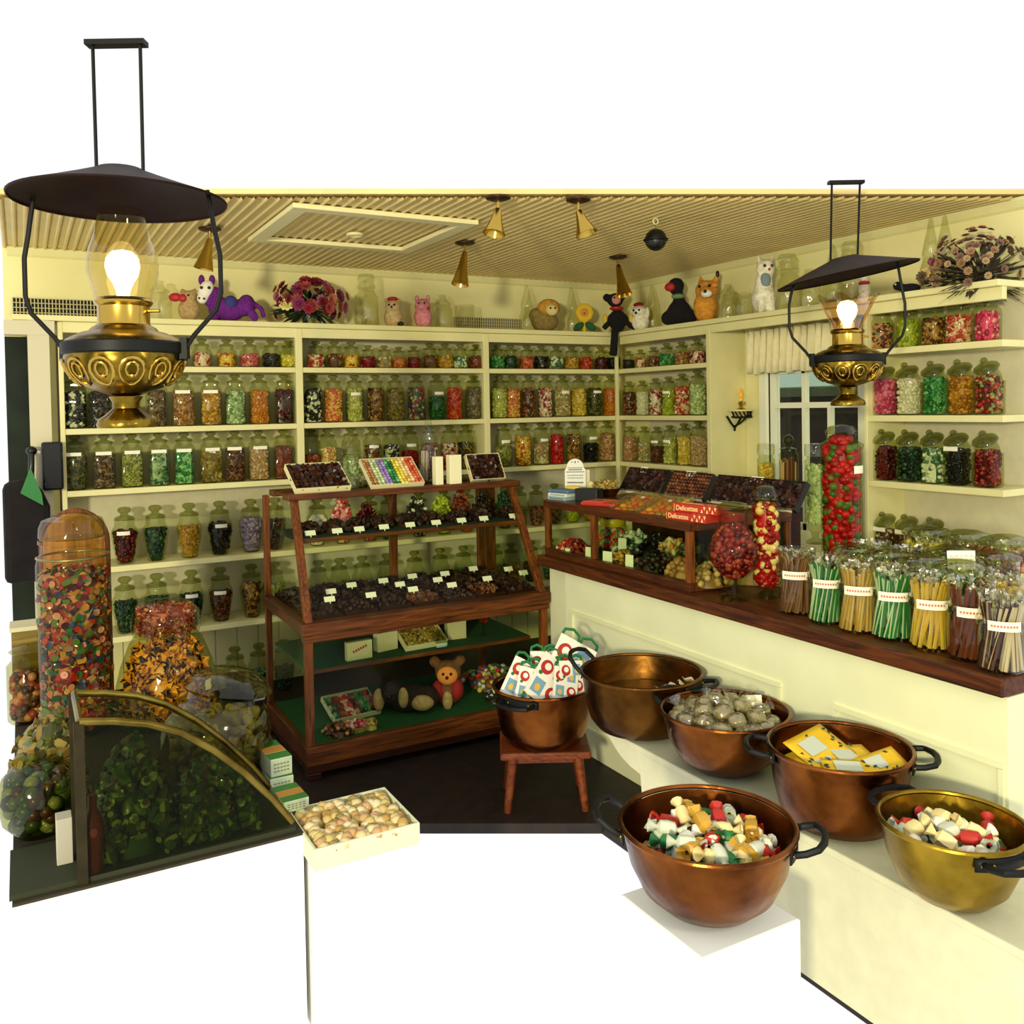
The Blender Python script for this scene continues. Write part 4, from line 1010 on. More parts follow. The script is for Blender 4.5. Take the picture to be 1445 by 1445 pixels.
def pot(label, c, rim, r, h, m, handles, shape=0, seed=0, bottom=None):
    """c: centre (x, y), rim: height of the rim, h: depth; handles: (angle, droop)"""
    z0 = rim-h
    t = thing('copper_pot', label, 'pot', (c[0], c[1], z0), 0, 'copper pots along the counter')
    if shape == 0: pr = [(0, .004), (r*.6, .0), (r*.74, .012), (r*.86, h*.22), (r*.93, h*.5), (r*.97, h*.85), (r*.985, h*.96)]
    else: pr = [(0, .004), (r*.38, .0), (r*.55, .012), (r*.76, h*.25), (r*.90, h*.55), (r*.965, h*.86), (r*.985, h*.96)]
    ins_ = [(a-.004 if a > 0 else 0, z+.004) for a, z in pr][::-1]
    rimp = [(r, h*.965), (r+.006, h*.985), (r+.006, h), (r, h+.004), (r*.985-.006, h)]
    MB().lathe(pr+[(r*.985, h*.965)]+ins_, 48).build('bowl', m, t)
    MB().tube([(r*math.cos(2*PI*i/48), r*math.sin(2*PI*i/48), h) for i in range(48)], .0065, 8, closed=True).build('rolled_rim', m, t)
    for k, (ang, lift) in enumerate(handles):
        a = R(ang)
        def Q(da, rr, z): return (rr*math.cos(a+da), rr*math.sin(a+da), z)
        w = .05/r
        hz = h-.022
        pts = [Q(-w*1.3, r+.004, hz), Q(-w*1.25, r+.028, hz+lift*.4), Q(-w, r+.052, hz+lift*.85), Q(-w*.5, r+.06, hz+lift), Q(0, r+.062, hz+lift*1.03), Q(w*.5, r+.06, hz+lift), Q(w, r+.052, hz+lift*.85), Q(w*1.25, r+.028, hz+lift*.4), Q(w*1.3, r+.004, hz)]
        hd = MB().tube(pts, .0085, 8).build('handle', BLACK, t)
        rows = [[Q(-w*1.7+w*3.4*i/8, r*.985+.0035, hz+(-.016 if j == 0 else .014)) for i in range(9)] for j in (0, 1)]
        MB().quadstrip(rows).build('handle_plate', BLACK, hd, solid=.004)
        mb = MB()
        for s_ in (-1.4, -.9, .9, 1.4): mb.ball(Q(w*s_, r*.985+.006, hz-.001), .005, 8, 5)
        mb.build('rivet', BRASS, hd)
    return t
PA = (-1.765, -1.905); RA = .203
pot('dark copper pot on the wooden stool, filled with printed gift tags', PA, .472, RA, .232, COP, [(-150, .0), (30, .01)])
PB = (-1.604, -2.349); RB = .2235
pot('big empty-looking copper pot on the far end of the bench', PB, .612, RB, .212, COPD, [(118, .06), (-62, .012)])
PC = (-1.592, -2.782); RC = .207
pot('rounded copper pot of wrapped grey candies with a white card', PC, .59, RC, .19, COP, [(100, .03), (-75, .0)], 1)
PD = (-1.578, -3.238); RD = .196
pot('copper pot of yellow seed packets on the bench', PD, .617, RD, .217, COP, [(135, .01), (-42, .01)], 0)
PE = (-2.19, -3.375); RE = .205
pot('copper pot of mixed wrapped candies standing on the white box', PE, .60, RE, .2, COP, [(135, .035), (-45, .02)], 1)
PF = (-1.66, -3.645); RF = .165
pot('yellowish brass pot of wrapped candies at the bench end', PF, .585, RF, .185, COPY, [(80, .01), (-100, .01)], 1)
st2 = thing('crate', 'white box under the copper pot of mixed wrapped candies', 'box', (-2.19, -3.375, 0))
MB().box((0, 0, .2), (.30, .30, .396)).build('box', mat('white_painted_wood', (244, 243, 236), .6), st2, bevel=.006)
# ---- gift tags in pot A: square printed cards with a scalloped green head
TAGW = mat('tag_white', (238, 232, 206), .5); TGRN = mat('tag_green', (30, 110, 50), .5); TBLU = mat('tag_blue', (120, 160, 180), .5); TRED = mat('tag_red', (176, 40, 26), .5); TYEL = mat('tag_yellow', (220, 180, 60), .5)
def gift_tag(label, loc, rot, s=.17):
    t = thing('gift_tag', label, 'card', loc, 0, 'printed gift tags in the copper pot'); t.rotation_euler = rot
    w, h = s*.72, s
    MB().span((-w/2, -.0012, 0), (w/2, .0012, h)).build('card', TAGW, t)
    def plate(name, poly, m, off=.0019): MB().prism(poly, -off, off, 'xz').build(name, m, t)
    def disc(cx_, cz_, r, n=18, k=1): return [(cx_+r*math.cos(2*PI*i/n), cz_+r*k*math.sin(2*PI*i/n)) for i in range(n)]
    for sgn in (0, 1):
        pts = []; z0 = h if sgn == 0 else 0
        for cx_ in (-.25*w, .25*w):
            pts += [(cx_-.22*w, 0, z0), (cx_-.20*w, 0, z0+(.10 if sgn == 0 else -.10)*h), (cx_, 0, z0+(.16 if sgn == 0 else -.16)*h), (cx_+.20*w, 0, z0+(.10 if sgn == 0 else -.10)*h), (cx_+.22*w, 0, z0)]
        MB().tube(pts, .0065, 6).build('scalloped_edge', TGRN, t)
    for cx_, cz_ in ((-.24*w, .72*h), (.24*w, .28*h)):
        plate('red_flower', disc(cx_, cz_, .19*w, k=1.15), TRED, .0020); plate('flower_centre', disc(cx_+.02*w, cz_+.02*h, .10*w, k=1.1), TAGW, .0023); plate('leaf', disc(cx_-.1*w, cz_-.17*h, .06*w), TGRN, .0020)
    for cx_, cz_ in ((.22*w, .74*h), (-.22*w, .27*h)):
        a, b_ = .17*w, .16*h
        plate('blue_picture', [(cx_-a, cz_-b_), (cx_+a, cz_-b_), (cx_+a, cz_+b_), (cx_-a, cz_+b_)], TBLU, .0020)
        plate('yellow_figure', disc(cx_, cz_-.03*h, .085*w, k=1.3), TYEL, .0023)
    return t
cax, cay = PA
yaw = R(-28.8)
TG = [('large gift tag leaning highest at the back of the stool pot', (.055, -.03, .44), (R(-30), R(30), yaw), .235),
      ('gift tag lying forward in the middle of the stool pot', (-.025, -.09, .43), (R(-38), R(38), yaw), .20),
      ('gift tag leaning left against the rim of the stool pot', (-.125, -.045, .43), (R(-34), R(26), yaw-.1), .165),
      ('gift tag in front at the left middle of the stool pot', (-.07, -.09, .43), (R(-36), R(14), yaw), .14),
      ('gift tag at the right side of the stool pot with red diamond', (.08, -.10, .435), (R(-40), R(14), yaw+.1), .14),
      ('gift tag tucked at the right rear of the stool pot', (.12, -.06, .44), (R(-25), R(5), yaw+.3), .14),
      ('gift tag half hidden behind the tallest gift tag', (0, .03, .435), (R(-25), R(-2), yaw-.2), .16)]
for lb, o, rot, s_ in TG:
    ov = Matrix.Rotation(R(-28.8), 3, 'Z') @ Vector((o[0], o[1], 0))
    gift_tag(lb, (cax+ov.x, cay+ov.y, o[2]), rot, s_)
fill = MB().lathe([(0, .40), (.165, .40), (.175, .41), (.12, .425), (0, .43)], 24).build('tissue_lining', TAGW); fill.location = (cax, cay, 0); tag(fill, 'white paper filling under the gift tags in the stool pot', 'paper')
# ---- scrap of paper in pot B
g = random.Random(11)
for i in range(4):
    mb = MB(); rows = []
    for a in range(5): rows.append([((a-2)*.018, b_*.012-.02, .006*math.sin(a*1.7+b_+i)+.004*b_) for b_ in range(4)])
    o = mb.quadstrip(rows).build('wrapper_scrap', mat('scrap_white', (226, 206, 160), .4), solid=.001)
    o.location = (PB[0]+.06+.03*i, PB[1]-.06-.012*i, .545+.008*i); o.rotation_euler = (.2*i, .15, .5*i)
    tag(o, 'crumpled pale wrapper lying inside the big empty-looking copper pot', 'wrapper', 'wrapper scraps in the big pot')
fill = MB().lathe([(0, .50), (.17, .50), (.19, .52), (.15, .535), (0, .538)], 24).build('paper_lining', COPD); fill.location = (PB[0], PB[1], 0)
fill.name = 'sugar_layer'; tag(fill, 'brownish layer at the bottom of the big empty-looking pot', 'filling')
# ---- wrapped grey candies in pot C
GRY = glassmat('cellophane_grey', tint=(.86, .84, .70), amt=.55, base=.09, rough=.12, power=1.6, waves=30)
GC = mat('grey_candy', (150, 138, 96), .5, noise=.35, nscale=30)
protos = []
for i in range(3):
    g = random.Random(i+30); mb = MB()
    mb.ball((0, 0, 0), (.034, .03, .026), 12, 8)
    mb.v = [(x*g.uniform(.9, 1.1), y*g.uniform(.9, 1.1), z*g.uniform(.9, 1.1)) for x, y, z in mb.v]
    me = mb.mesh('sweet', GC)
    mb = MB(); mb.ball((0, 0, 0), (.038, .034, .030), 10, 7)
    mb.v = [(x*g.uniform(.92, 1.15), y*g.uniform(.92, 1.15), z*g.uniform(.92, 1.15)) for x, y, z in mb.v]
    mb.lathe([(.006, .03), (.010, .036), (.026, .055)], 9, X=Matrix.Rotation(g.uniform(0, 2), 4, 'X') @ Matrix.Rotation(g.uniform(0, 6), 4, 'Z'))
    protos.append((me, mb.mesh('wrapper', GRY)))
def pile_things(name, cat, label, group, c, z, r, n, protos_, seed, parts=('sweet', 'wrapper'), lift=.03, gap=.05):
    g = random.Random(seed); pts = []
    tries = 0
    while len(pts) < n and tries < 3000:
        tries += 1
        a = g.uniform(0, 6.28); rr = r*math.sqrt(g.random()); q = Vector((c[0]+rr*math.cos(a), c[1]+rr*math.sin(a), z+lift*(1-(rr/r)**2)))
        if all((q-p).length > gap for p in pts): pts.append(q)
    for i, q in enumerate(pts):
        t = thing(name, label, cat, q, 0, group); t.rotation_euler = (g.uniform(-.6, .6), g.uniform(-.6, .6), g.uniform(0, 6.28))
        pr = protos_[i % len(protos_)]
        if isinstance(pr, tuple):
            for nm, me in zip(parts, pr): link_mesh(nm, me, t)
        else: link_mesh(parts[0], pr, t)
pile_things('wrapped_candy', 'candy', 'greyish candy in clear twisted wrapping inside the rounded copper pot', 'grey wrapped candies in the rounded pot', PC, .555, .155, 26, protos, 5, lift=.05, gap=.048)
base = MB().lathe([(0, .50), (.15, .50), (.175, .53), (.12, .545), (0, .565)], 20).build('candy_layer', GC); base.location = (PC[0], PC[1], 0); tag(base, 'lower layer of grey candies in the rounded copper pot', 'candy', kind='stuff')
o = MB().box((0, 0, .02), (.06, .0015, .04)).build('price_card', PAPER); o.location = (at(1063, 992, 'z', .60).x, at(1063, 992, 'z', .60).y, .585); o.rotation_euler = (R(-12), 0, R(-28)); tag(o, 'white card standing at the back of the rounded pot of grey candies', 'card')
# ---- yellow packets in pot D
YPK = mat('packet_yellow', (222, 178, 24), .45, noise=.08, nscale=20)
PKW = mat('packet_label', (190, 196, 170), .5); PKG = mat('packet_leaf', (44, 60, 24), .6)
def packet(label, loc, rot, w=.15, h=.11):
    w *= 1.1; h *= 1.1
    t = thing('candy_packet', label, 'packet', loc, 0, 'yellow packets in the copper pot'); t.rotation_euler = rot
    rows = []
    for j in range(7):
        v = j/6; rows.append([((u/8-.5)*w, (v-.5)*h, .006*math.sin(PI*u/8)*math.sin(PI*v)) for u in range(9)])
    MB().quadstrip(rows).build('envelope', YPK, t, solid=.0015)
    MB().box((-.02, .012, .0075), (w*.42, h*.42, .001)).build('label', PKW, t)
    mb = MB(); g = random.Random(int(loc[0]*1000)+len(label))
    for k in range(22):
        u, v = g.uniform(-.47, .47), g.uniform(-.45, .45)
        if abs(u*w+.02) < w*.25 and abs(v*h-.012) < h*.27: continue
        a = g.uniform(0, 6.28); x, y = u*w, v*h; L = .010
        z = .006*math.sin(PI*(u+.5))*math.sin(PI*(v+.5))+.0016
        mb.add([(x, y, z), (x+L*math.cos(a+.5), y+L*math.sin(a+.5), z+.0003), (x+1.8*L*math.cos(a), y+1.8*L*math.sin(a), z), (x+L*math.cos(a-.5), y+L*math.sin(a-.5), z+.0003)], [(0, 1, 2, 3)])
    mb.build('leaf_print', PKG, t)['kind'] = 'stuff'
    return t
dx, dy = PD
def dpt(u, v, z): 
    q = Matrix.Rotation(R(-28.8), 3, 'Z') @ Vector((u, v, 0)); return (dx+q.x, dy+q.y, z)
packet('yellow packet with grey label lying highest, propped on the left rim of its pot', dpt(-.055, .0, .612), (R(24), R(-6), R(6)), .155, .12)
packet('yellow packet under the highest packet, pointing right', dpt(.03, -.02, .588), (R(16), R(6), R(-8)), .15, .11)
packet('yellow packet at the left front of the packet pot', dpt(-.06, -.055, .588), (R(14), R(10), R(-50)), .15, .10)
packet('yellow packet with grey label lying in front along the packet pot rim', dpt(.01, -.10, .585), (R(20), R(4), R(-30)), .16, .08)
packet('yellow packet at the right end of the packet pot', dpt(.10, -.07, .588), (R(24), R(-8), R(-10)), .12, .09)
base = MB().lathe([(0, .53), (.155, .53), (.165, .55), (.12, .562), (0, .565)], 20).build('packet_layer', YPK); base.location = (dx, dy, 0); tag(base, 'lower layer of yellow packets in the packet pot', 'packets', kind='stuff')
# ---- foreground pot E and brass pot F: mixed wrapped pieces
pieces = []
WR = ['tag_white', 'packet_label', 'tag_green', 'tag_red', 'wrap_cream', 'wrap_gold', 'wrap_clear']
cols = {'wrap_cream': mat('wrap_cream', (226, 206, 140), .4), 'wrap_gold': mat('wrap_gold', (196, 150, 50), .3), 'wrap_clear': mat('wrap_clear', (200, 204, 176), .25)}
names = {'tag_white': 'white', 'packet_label': 'pale grey', 'tag_green': 'green', 'tag_red': 'red', 'wrap_cream': 'cream', 'wrap_gold': 'golden', 'wrap_clear': 'pale silvery'}
def wrapped(i, m):
    mb = MB(); s_ = .030
    mb.lathe([(s_*.55, -s_*1.5), (s_*.15, -s_*.85), (s_*.55, -s_*.6), (s_*.62, 0), (s_*.55, s_*.6), (s_*.15, s_*.85), (s_*.55, s_*1.5)], 9, sq=4 if i % 2 else 0, X=Matrix.Rotation(R(90), 4, 'X'))
    return mb.mesh('wrapped_sweet', m)
def mixed(c, z, r, n, seed, which, where):
    g = random.Random(seed)
    for k, wn_ in enumerate(which):
        m = MATS[wn_]
        pile_things('wrapped_candy', 'candy', f'{names[wn_]} twist-wrapped candy in {where}', f'{names[wn_]} wrapped candies in {where}', c, z+.004*k, r, n, [wrapped(k, m)], seed+k*7, parts=('wrapper',), lift=.03, gap=.07)
mixed(PE, .552, .128, 5, 50, WR, 'the pot on the white box')
base = pile(lambda z: .165, .0, .05, 130, .034, 'oval', 8, top=True).build('candy_layer', candymat('foreground_mix', [(220, 200, 150), (176, 130, 60), (60, 100, 50), (226, 216, 180), (150, 50, 30), (200, 170, 90)])); base.location = (PE[0], PE[1], .49); tag(base, 'lower layer of mixed candies in the pot on the white box', 'candy', kind='stuff')
mixed(PF, .535, .11, 4, 90, ['tag_white', 'wrap_clear', 'tag_red', 'wrap_cream'], 'the brass corner pot')
base = pile(lambda z: .125, .0, .04, 80, .03, 'oval', 18).build('candy_layer', MATS['candy_foreground_mix']); base.location = (PF[0], PF[1], .485); tag(base, 'lower layer of mixed candies in the brass corner pot', 'candy', kind='stuff')
# ================================================================== hanging oil lamps
BULB = mat('lit_bulb', (255, 226, 160), .3, emit=12)
CHIM = glassmat('lamp_chimney', tint=(.90, .84, .62), amt=.6, base=.03, power=3)
HOODM = mat('hood_tin', (30, 14, 8), .6, metal=0, spec=.2, noise=.3, nscale=12)
def oil_lamp(label, c, zb, yaw, hood_tilt, tulip, hood_top, hood_r=.238):
    """c: (x, y); zb: height of the iron band round the font"""
    t = thing('hanging_lamp', label, 'lamp', (c[0], c[1], zb), yaw)
    seg = 40
    def ridged(prof, nm, lobes, amp, m):
        mb = MB(); rows = []
        for r, z, k in prof:
            rows.append([((r*(1+amp*k*abs(math.sin(lobes*PI*i/120)))) * math.cos(2*PI*i/120), (r*(1+amp*k*abs(math.sin(lobes*PI*i/120))))*math.sin(2*PI*i/120), z) for i in range(121)])
        mb.quadstrip(rows); return mb.build(nm, m, t)
    ridged([(.004, -.110, 0), (.030, -.110, 0), (.050, -.103, .2), (.078, -.093, .5), (.102, -.078, .9), (.118, -.058, 1), (.127, -.036, 1), (.130, -.02, .5), (.131, -.012, 0), (.133, .014, 0), (.126, .022, 0), (.112, .030, 0), (.094, .038, 0), (.078, .042, 0), (.072, .050, 0), (.06, .057, 0), (.004, .058, 0)], 'font', 12, .05, BRASS)
    fprof = lerp_prof([(.078, -.093), (.102, -.078), (.118, -.058), (.127, -.036), (.130, -.02)])
    for k in range(12):
        def S_(u, v):
            z_ = -.056+.030*v; r_ = fprof(z_)*1.045; a_ = 2*PI*k/12+u*.21; return (r_*math.cos(a_), r_*math.sin(a_), z_)
        rg = MB().tube([S_(math.cos(q*PI/8), math.sin(q*PI/8)) for q in range(16)], .0036, 6, closed=True).tube([S_(.5*math.cos(q*PI/5), .1+.55*math.sin(q*PI/5)) for q in range(10)], .003, 6, closed=True)
        rg.ball(S_(0, -.35), .006, 8, 5).build('embossed_scroll', GOLD, t)
    MB().lathe([(.1335, -.014), (.138, -.010), (.138, .012), (.1335, .016)], seg).build('band', BLACK, t)
    ridged([(.004, -.186, 0), (.064, -.186, 0), (.066, -.178, .3), (.060, -.166, 1), (.046, -.156, 1), (.030, -.140, 0), (.030, -.126, 0), (.038, -.112, 0), (.004, -.109, 0)], 'foot', 12, .05, BRASS)
    bu = MB().lathe([(.0, .056), (.060, .056), (.058, .062), (.058, .10), (.064, .106), (.066, .112), (.060, .120), (.045, .122), (.03, .124), (0, .124)], 30).build('burner', GOLD, t)
    MB().tube([(.058, 0, .09), (.085, 0, .09)], .004, 6).build('wick_knob', GOLD, bu)
    if tulip:
        rows = []
        for r, z, k in ((.052, .118, 0), (.058, .14, 0), (.075, .17, .1), (.09, .20, .3), (.10, .225, .7), (.115, .245, 1)):
            rows.append([(r*(1+.09*k*math.sin(8*2*PI*i/96))*math.cos(2*PI*i/96), r*(1+.09*k*math.sin(8*2*PI*i/96))*math.sin(2*PI*i/96), z+.012*k*math.sin(8*2*PI*i/96)) for i in range(97)])
        MB().quadstrip(rows).build('glass_shade', glassmat('pink_shade', tint=(.95, .74, .52), amt=.5, base=.12, power=2.5), t)
        MB().lathe([(.03, .122), (.038, .16), (.036, .20), (.026, .24), (.022, .30)], 24).build('chimney', CHIM, t)
    else:
        MB().lathe([(.062, .115), (.068, .14), (.080, .18), (.080, .205), (.074, .235), (.062, .27), (.054, .30), (.052, .33)], 32).build('chimney', CHIM, t)
    bb = MB().lathe([(0, .122), (.014, .124), (.015, .135), (.022, .155), (.034, .175), (.039, .195), (.036, .215), (.024, .23), (0, .236)], 24).build('bulb', BULB, t)
    # hood, tilted about the view-facing axis
    hz = .335 if tulip else .352
    Xh = Matrix.Translation((0, 0, hz)) @ Matrix.Rotation(hood_tilt, 4, 'Y')
    MB().lathe([(hood_r, -.004), (hood_r+.002, 0), (hood_r*.75, .021), (hood_r*.5, .043), (.06, .066), (.05, .072), (0, .074)], 48, X=Xh).build('hood', HOODM, t, solid=.003)
    for s_ in (-1, 1):
        hp = Xh @ Vector((s_*.205, 0, .0))
        MB().tube([(hp.x, 0, hp.z+.02), (s_*.222, 0, .27), (s_*.232, 0, .22), (s_*.232, 0, .13), (s_*.220, 0, .09), (s_*.165, 0, .03), (s_*.145, 0, .0), (s_*.143, 0, -.03)], .0058, 8).build('arm', BLACK, t)
        MB().box((s_*.142, 0, 0), (.018, .02, .05)).build('clasp', BLACK, t)
        a_ = Xh @ Vector((s_*.055, 0, .06))
        MB().tube([tuple(a_), (s_*.056, 0, hood_top-zb)], .0045, 6).build('hanging_rod', BLACK, t)
    MB().box((0, 0, hood_top-zb-.006), (.14, .03, .012)).build('ceiling_plate', BLACK, t)
    return t
pl = deep(176, 493, 2.11)
oil_lamp('large brass oil lamp with lit bulb in a tall plain chimney under a level hood', (pl.x, pl.y), pl.z, R(-28.8), 0, False, CEIL)
pr_ = deep(1196, 507, 3.56)
oil_lamp('brass oil lamp with flared pinkish shade and tilted hood hanging before the window', (pr_.x, pr_.y), pr_.z, R(-28.8), R(-10), True, CEIL, .268)
# ---- brass cone spotlights
def cone_spot(label, base, tip, L, tilt_dir, r=.046):
    """base: point on the ceiling, tip: lower centre of the cone mouth"""
    t = thing('cone_spotlight', label, 'lamp', base, 0, 'brass cone spotlights on the ceiling')
    MB().lathe([(0, 0), (.052, 0), (.052, -.008), (.03, -.016), (0, -.016)], 24).build('canopy', mat('dark_bronze', (54, 30, 14), .4, metal=.4), t)
    d = Vector(tip)-Vector(base); dn = d.normalized()
    j = Vector((0, 0, -.05)); 
    MB().tube([(0, 0, -.012), tuple(j)], .006, 8).build('stem', GOLD, t)
    ax = (d-j); q = ax.to_track_quat('-Z', 'Y').to_matrix().to_4x4(); X = Matrix.Translation(j) @ q; Ln = ax.length
    MB().lathe([(0, .004), (.012, 0), (.015, -.01), (r*.55, -Ln*.5), (r, -Ln), (r-.003, -Ln), (r*.5, -Ln*.55), (0, -Ln*.5)], 28, X=X).build('cone_shade', GOLD, t)
    return t
def on_ceil(px, py): p = at(px, py, 'z', CEIL-.011); return p
b1_ = on_ceil(656, 342); dth = (b1_-EYE).dot(FW)
cone_spot('brass cone spotlight right of the ceiling hatch', b1_, deep(649, 402, dth-.02), .2, 0)
b2_ = on_ceil(872, 362); dth = (b2_-EYE).dot(FW)
cone_spot('brass cone spotlight above the corner shelves', b2_, deep(881, 416, dth-.05), .2, 0)
b3_ = deep(703, 283, 3.66); b3_.z = CEIL-.011; 
cone_spot('brass cone spotlight between the hatch and the dark hanging globe, nearer the hatch', b3_, deep(697, 330, 3.64), .2, 0, .047)
b4_ = deep(816, 278, 3.72); b4_.z = CEIL-.011
b4_t = b4_+Vector((.02, -.03, -.15))
cone_spot('short brass cone spotlight midway between the hatch and the dark hanging globe', b4_, b4_t, .2, 0, .047)
b5_ = at(296, 322, 'z', CEIL-.011); dth = (b5_-EYE).dot(FW)
cone_spot('brass cone spotlight seen behind the right arm of the large lamp', b5_, deep(287, 380, dth), .2, 0)
# ---- dark hanging globe
p = at(925, 308, 'z', CEIL-.011); dth = (p-EYE).dot(FW); q = deep(926, 335, dth); zc = q.z-CEIL
t = thing('hanging_globe', 'dark patterned globe hanging from the ceiling near the corner', 'ornament', (p.x, p.y, CEIL-.011))
GLB = mat('globe_dark', (20, 22, 16), .35, noise=.6, nscale=26, bump=.4, bscale=40)
rr = 15.5/ppm(p)
MB().ball((0, 0, zc), rr, 24, 14).build('globe', GLB, t)
MB().lathe([(rr*.98, zc-.008), (rr*1.13, zc-.004), (rr*1.13, zc+.004), (rr*.98, zc+.008)], 24).build('rim', BLACK, t)
MB().tube([(0, 0, zc+rr), (0, 0, -.02)], .002, 6).build('cord', GOLD, t)
MB().tube([(.014*math.cos(a*PI/6), 0, -.014+.014*math.sin(a*PI/6)) for a in range(12)], .003, 6, closed=True).build('hook_ring', CREAM, t)
# ---- bracket shelf with little lamp on the side of the corner unit
p = at(1044, 580, 'y', -.945)
t = thing('bracket_shelf', 'small black openwork bracket shelf on the wall left of the window', 'shelf', (p.x-.05, -.942, p.z))
MB().lathe([(0, .0), (.078, 0), (.080, .008), (0, .010)], 20).build('top', CREAM, t)
t.children[0].scale = (1, .85, 1); t.children[0].location = (0, -.066, 0)
mb = MB()
for i in range(9):
    a = PI+PI*i/8; mb.tube([(.07*math.cos(a), -.062+.055*math.sin(a), 0), (.066*math.cos(a+.15), -.062+.05*math.sin(a+.15), -.018), (.07*math.cos(a+.3), -.062+.055*math.sin(a+.3), -.034)], .005, 5)
mb.tube([(-.07, -.06, -.034), (-.05, -.10, -.036), (0, -.115, -.036), (.05, -.10, -.036), (.07, -.06, -.034)], .006, 6)
mb.tube([(-.06, -.01, -.03), (-.03, -.01, -.07), (0, -.01, -.10), (0, -.01, -.12)], .007, 6).tube([(.06, -.01, -.03), (.03, -.01, -.07), (0, -.01, -.10)], .007, 6).tube([(0, -.11, -.036), (0, -.06, -.07), (0, -.012, -.09)], .006, 6)
mb.build('openwork_bracket', BLACK, t)
t2 = thing('miniature_lamp', 'tiny brass candle lamp standing on the black bracket shelf', 'lamp', (p.x-.05, -1.008, p.z+.011))
MB().lathe([(0, 0), (.026, 0), (.022, .006), (.008, .014), (.016, .028), (.018, .04), (.008, .05), (.008, .06), (0, .06)], 16).build('base', GOLD, t2)
MB().lathe([(.007, .06), (.014, .08), (.012, .10), (.003, .125), (0, .127)], 14).build('flame_bulb', mat('amber_bulb', (206, 140, 30), .3, emit=.5), t2)
MB().tube([(.018, 0, .03), (.034, 0, .034), (.032, 0, .044), (.018, 0, .042)], .003, 6).build('handle', GOLD, t2)
# ================================================================== things standing on top of the shelves
TZ = ZT+.0005
CLEAR = glassmat('empty_jar_glass', tint=(.90, .91, .80), amt=.6, base=.05, power=2.2, waves=18)
def glassware(label, px, py, plane, off, prof, lidprof=None, z=TZ, name='glass_jar', cat='jar', sq=0, seg=24, group=None):
    p = at(px, py, plane, off); t = thing(name, label, cat, (p.x, p.y, z), RNG.uniform(0, 1), group)
    MB().lathe(prof, seg, sq=sq).build('glass_body', CLEAR, t)
    if lidprof: MB().lathe(lidprof, seg).build('lid', CLEAR, t)
    return t
def plush(name, label, cat, p, rz, m, blobs, tubes=(), vox=.007, group=None, body='body', sc=1.0):
    t = thing(name, label, cat, p, rz, group); t.scale = (sc,)*3; mb = MB()
    for b in blobs: mb.ball(b[0], b[1], 14, 9, rot=Euler(b[2]) if len(b) > 2 else None)
    for pts, r_ in tubes: mb.tube(pts, r_, 10)
    mb.build(body, m, t, remesh=vox); return t
def patch(t, name, m, blobs=(), tubes=(), vox=0):
    mb = MB()
    for b in blobs: mb.ball(b[0], b[1], 10, 7, rot=Euler(b[2]) if len(b) > 2 else None)
    for pts, r_ in tubes: mb.tube(pts, r_, 8)
    return mb.build(name, m, t, remesh=vox)
def fur(name, col): return mat(name, col, .95, noise=.25, nscale=60, bump=.6, bscale=160)
EYE_ = mat('toy_eye', (10, 10, 10), .2); NOSE = mat('toy_nose', (30, 16, 14), .4)
YB = .12
FACE = R(-30)      # toys face the customer
BIG = [(0, .004), (.066, .0), (.072, .01), (.072, .18), (.052, .206), (.048, .225), (.058, .232)]
BIGL = [(0, .233), (.054, .233), (.057, .242), (.048, .262), (.056, .292), (.042, .315), (0, .32)]
SPIRE = [(0, .003), (.05, .0), (.054, .01), (.054, .10), (.040, .135), (.034, .15)]
SPIREL = [(.04, .151), (.044, .162), (.036, .20), (.022, .25), (.010, .305), (0, .312)]
LOWJ = [(0, .003), (.058, .0), (.062, .01), (.062, .12), (.05, .14), (.048, .15)]
LOWL = [(0, .151), (.052, .151), (.055, .162), (.03, .185), (.02, .20), (.024, .212), (0, .22)]
# left stretch
glassware('clear jar on the shelf top behind the large lamp chimney', 226, 448, 'y', YB, LOWJ, LOWL)
p = at(268, 446, 'y', .06)
t = plush('fish_toy', 'small tan plush bear with a red bow at the left end of the shelf top', 'plush toy', (p.x, .08, TZ), FACE, fur('tan_fur', (176, 146, 92)), [((0, 0, .05), (.05, .04, .052)), ((0, -.005, .105), (.036, .034, .034)), ((-.028, 0, .135), .013), ((.028, 0, .135), .013)], sc=1.2)
t.name = 'plush_bear'
patch(t, 'bow', mat('red_ribbon', (176, 30, 36), .5), [((-.05, -.03, .105), (.03, .014, .02)), ((-.015, -.035, .10), (.02, .012, .018))]); patch(t, 'eye', EYE_, [((.012, -.038, .112), .005)]); patch(t, 'eye', EYE_, [((-.012, -.038, .112), .005)])
p = at(322, 449, 'y', .04); PUR = fur('purple_fur', (100, 28, 116))
t = plush('plush_horse', 'purple plush horse with a white face lying on the shelf top', 'plush toy', (p.x, .06, TZ), FACE*.6, PUR,
          [((.0, 0, .055), (.085, .05, .055)), ((.085, 0, .075), (.04, .045, .05)), ((-.06, -.02, .11), (.038, .036, .05), (0, .5, 0))],
          [([(-.03, -.03, .04), (-.05, -.05, .02), (-.06, -.06, .0)], .02), ([(.10, -.03, .05), (.12, -.04, .02), (.125, -.05, .01)], .02), ([(.12, .0, .08), (.15, .0, .06), (.16, 0, .02)], .012)], sc=1.22)
patch(t, 'face', mat('toy_white', (230, 226, 200), .9), [((-.085, -.035, .135), (.034, .032, .05), (0, .35, 0)), ((-.10, -.045, .10), (.025, .024, .026))], vox=.006)
patch(t, 'ear', PUR, [((-.105, -.02, .185), (.014, .010, .024))]); patch(t, 'ear', PUR, [((-.06, -.02, .185), (.014, .010, .024))])
for e in ((-.10, -.066, .145), (-.068, -.064, .145)): patch(t, 'eye', EYE_, [(e, .007)])
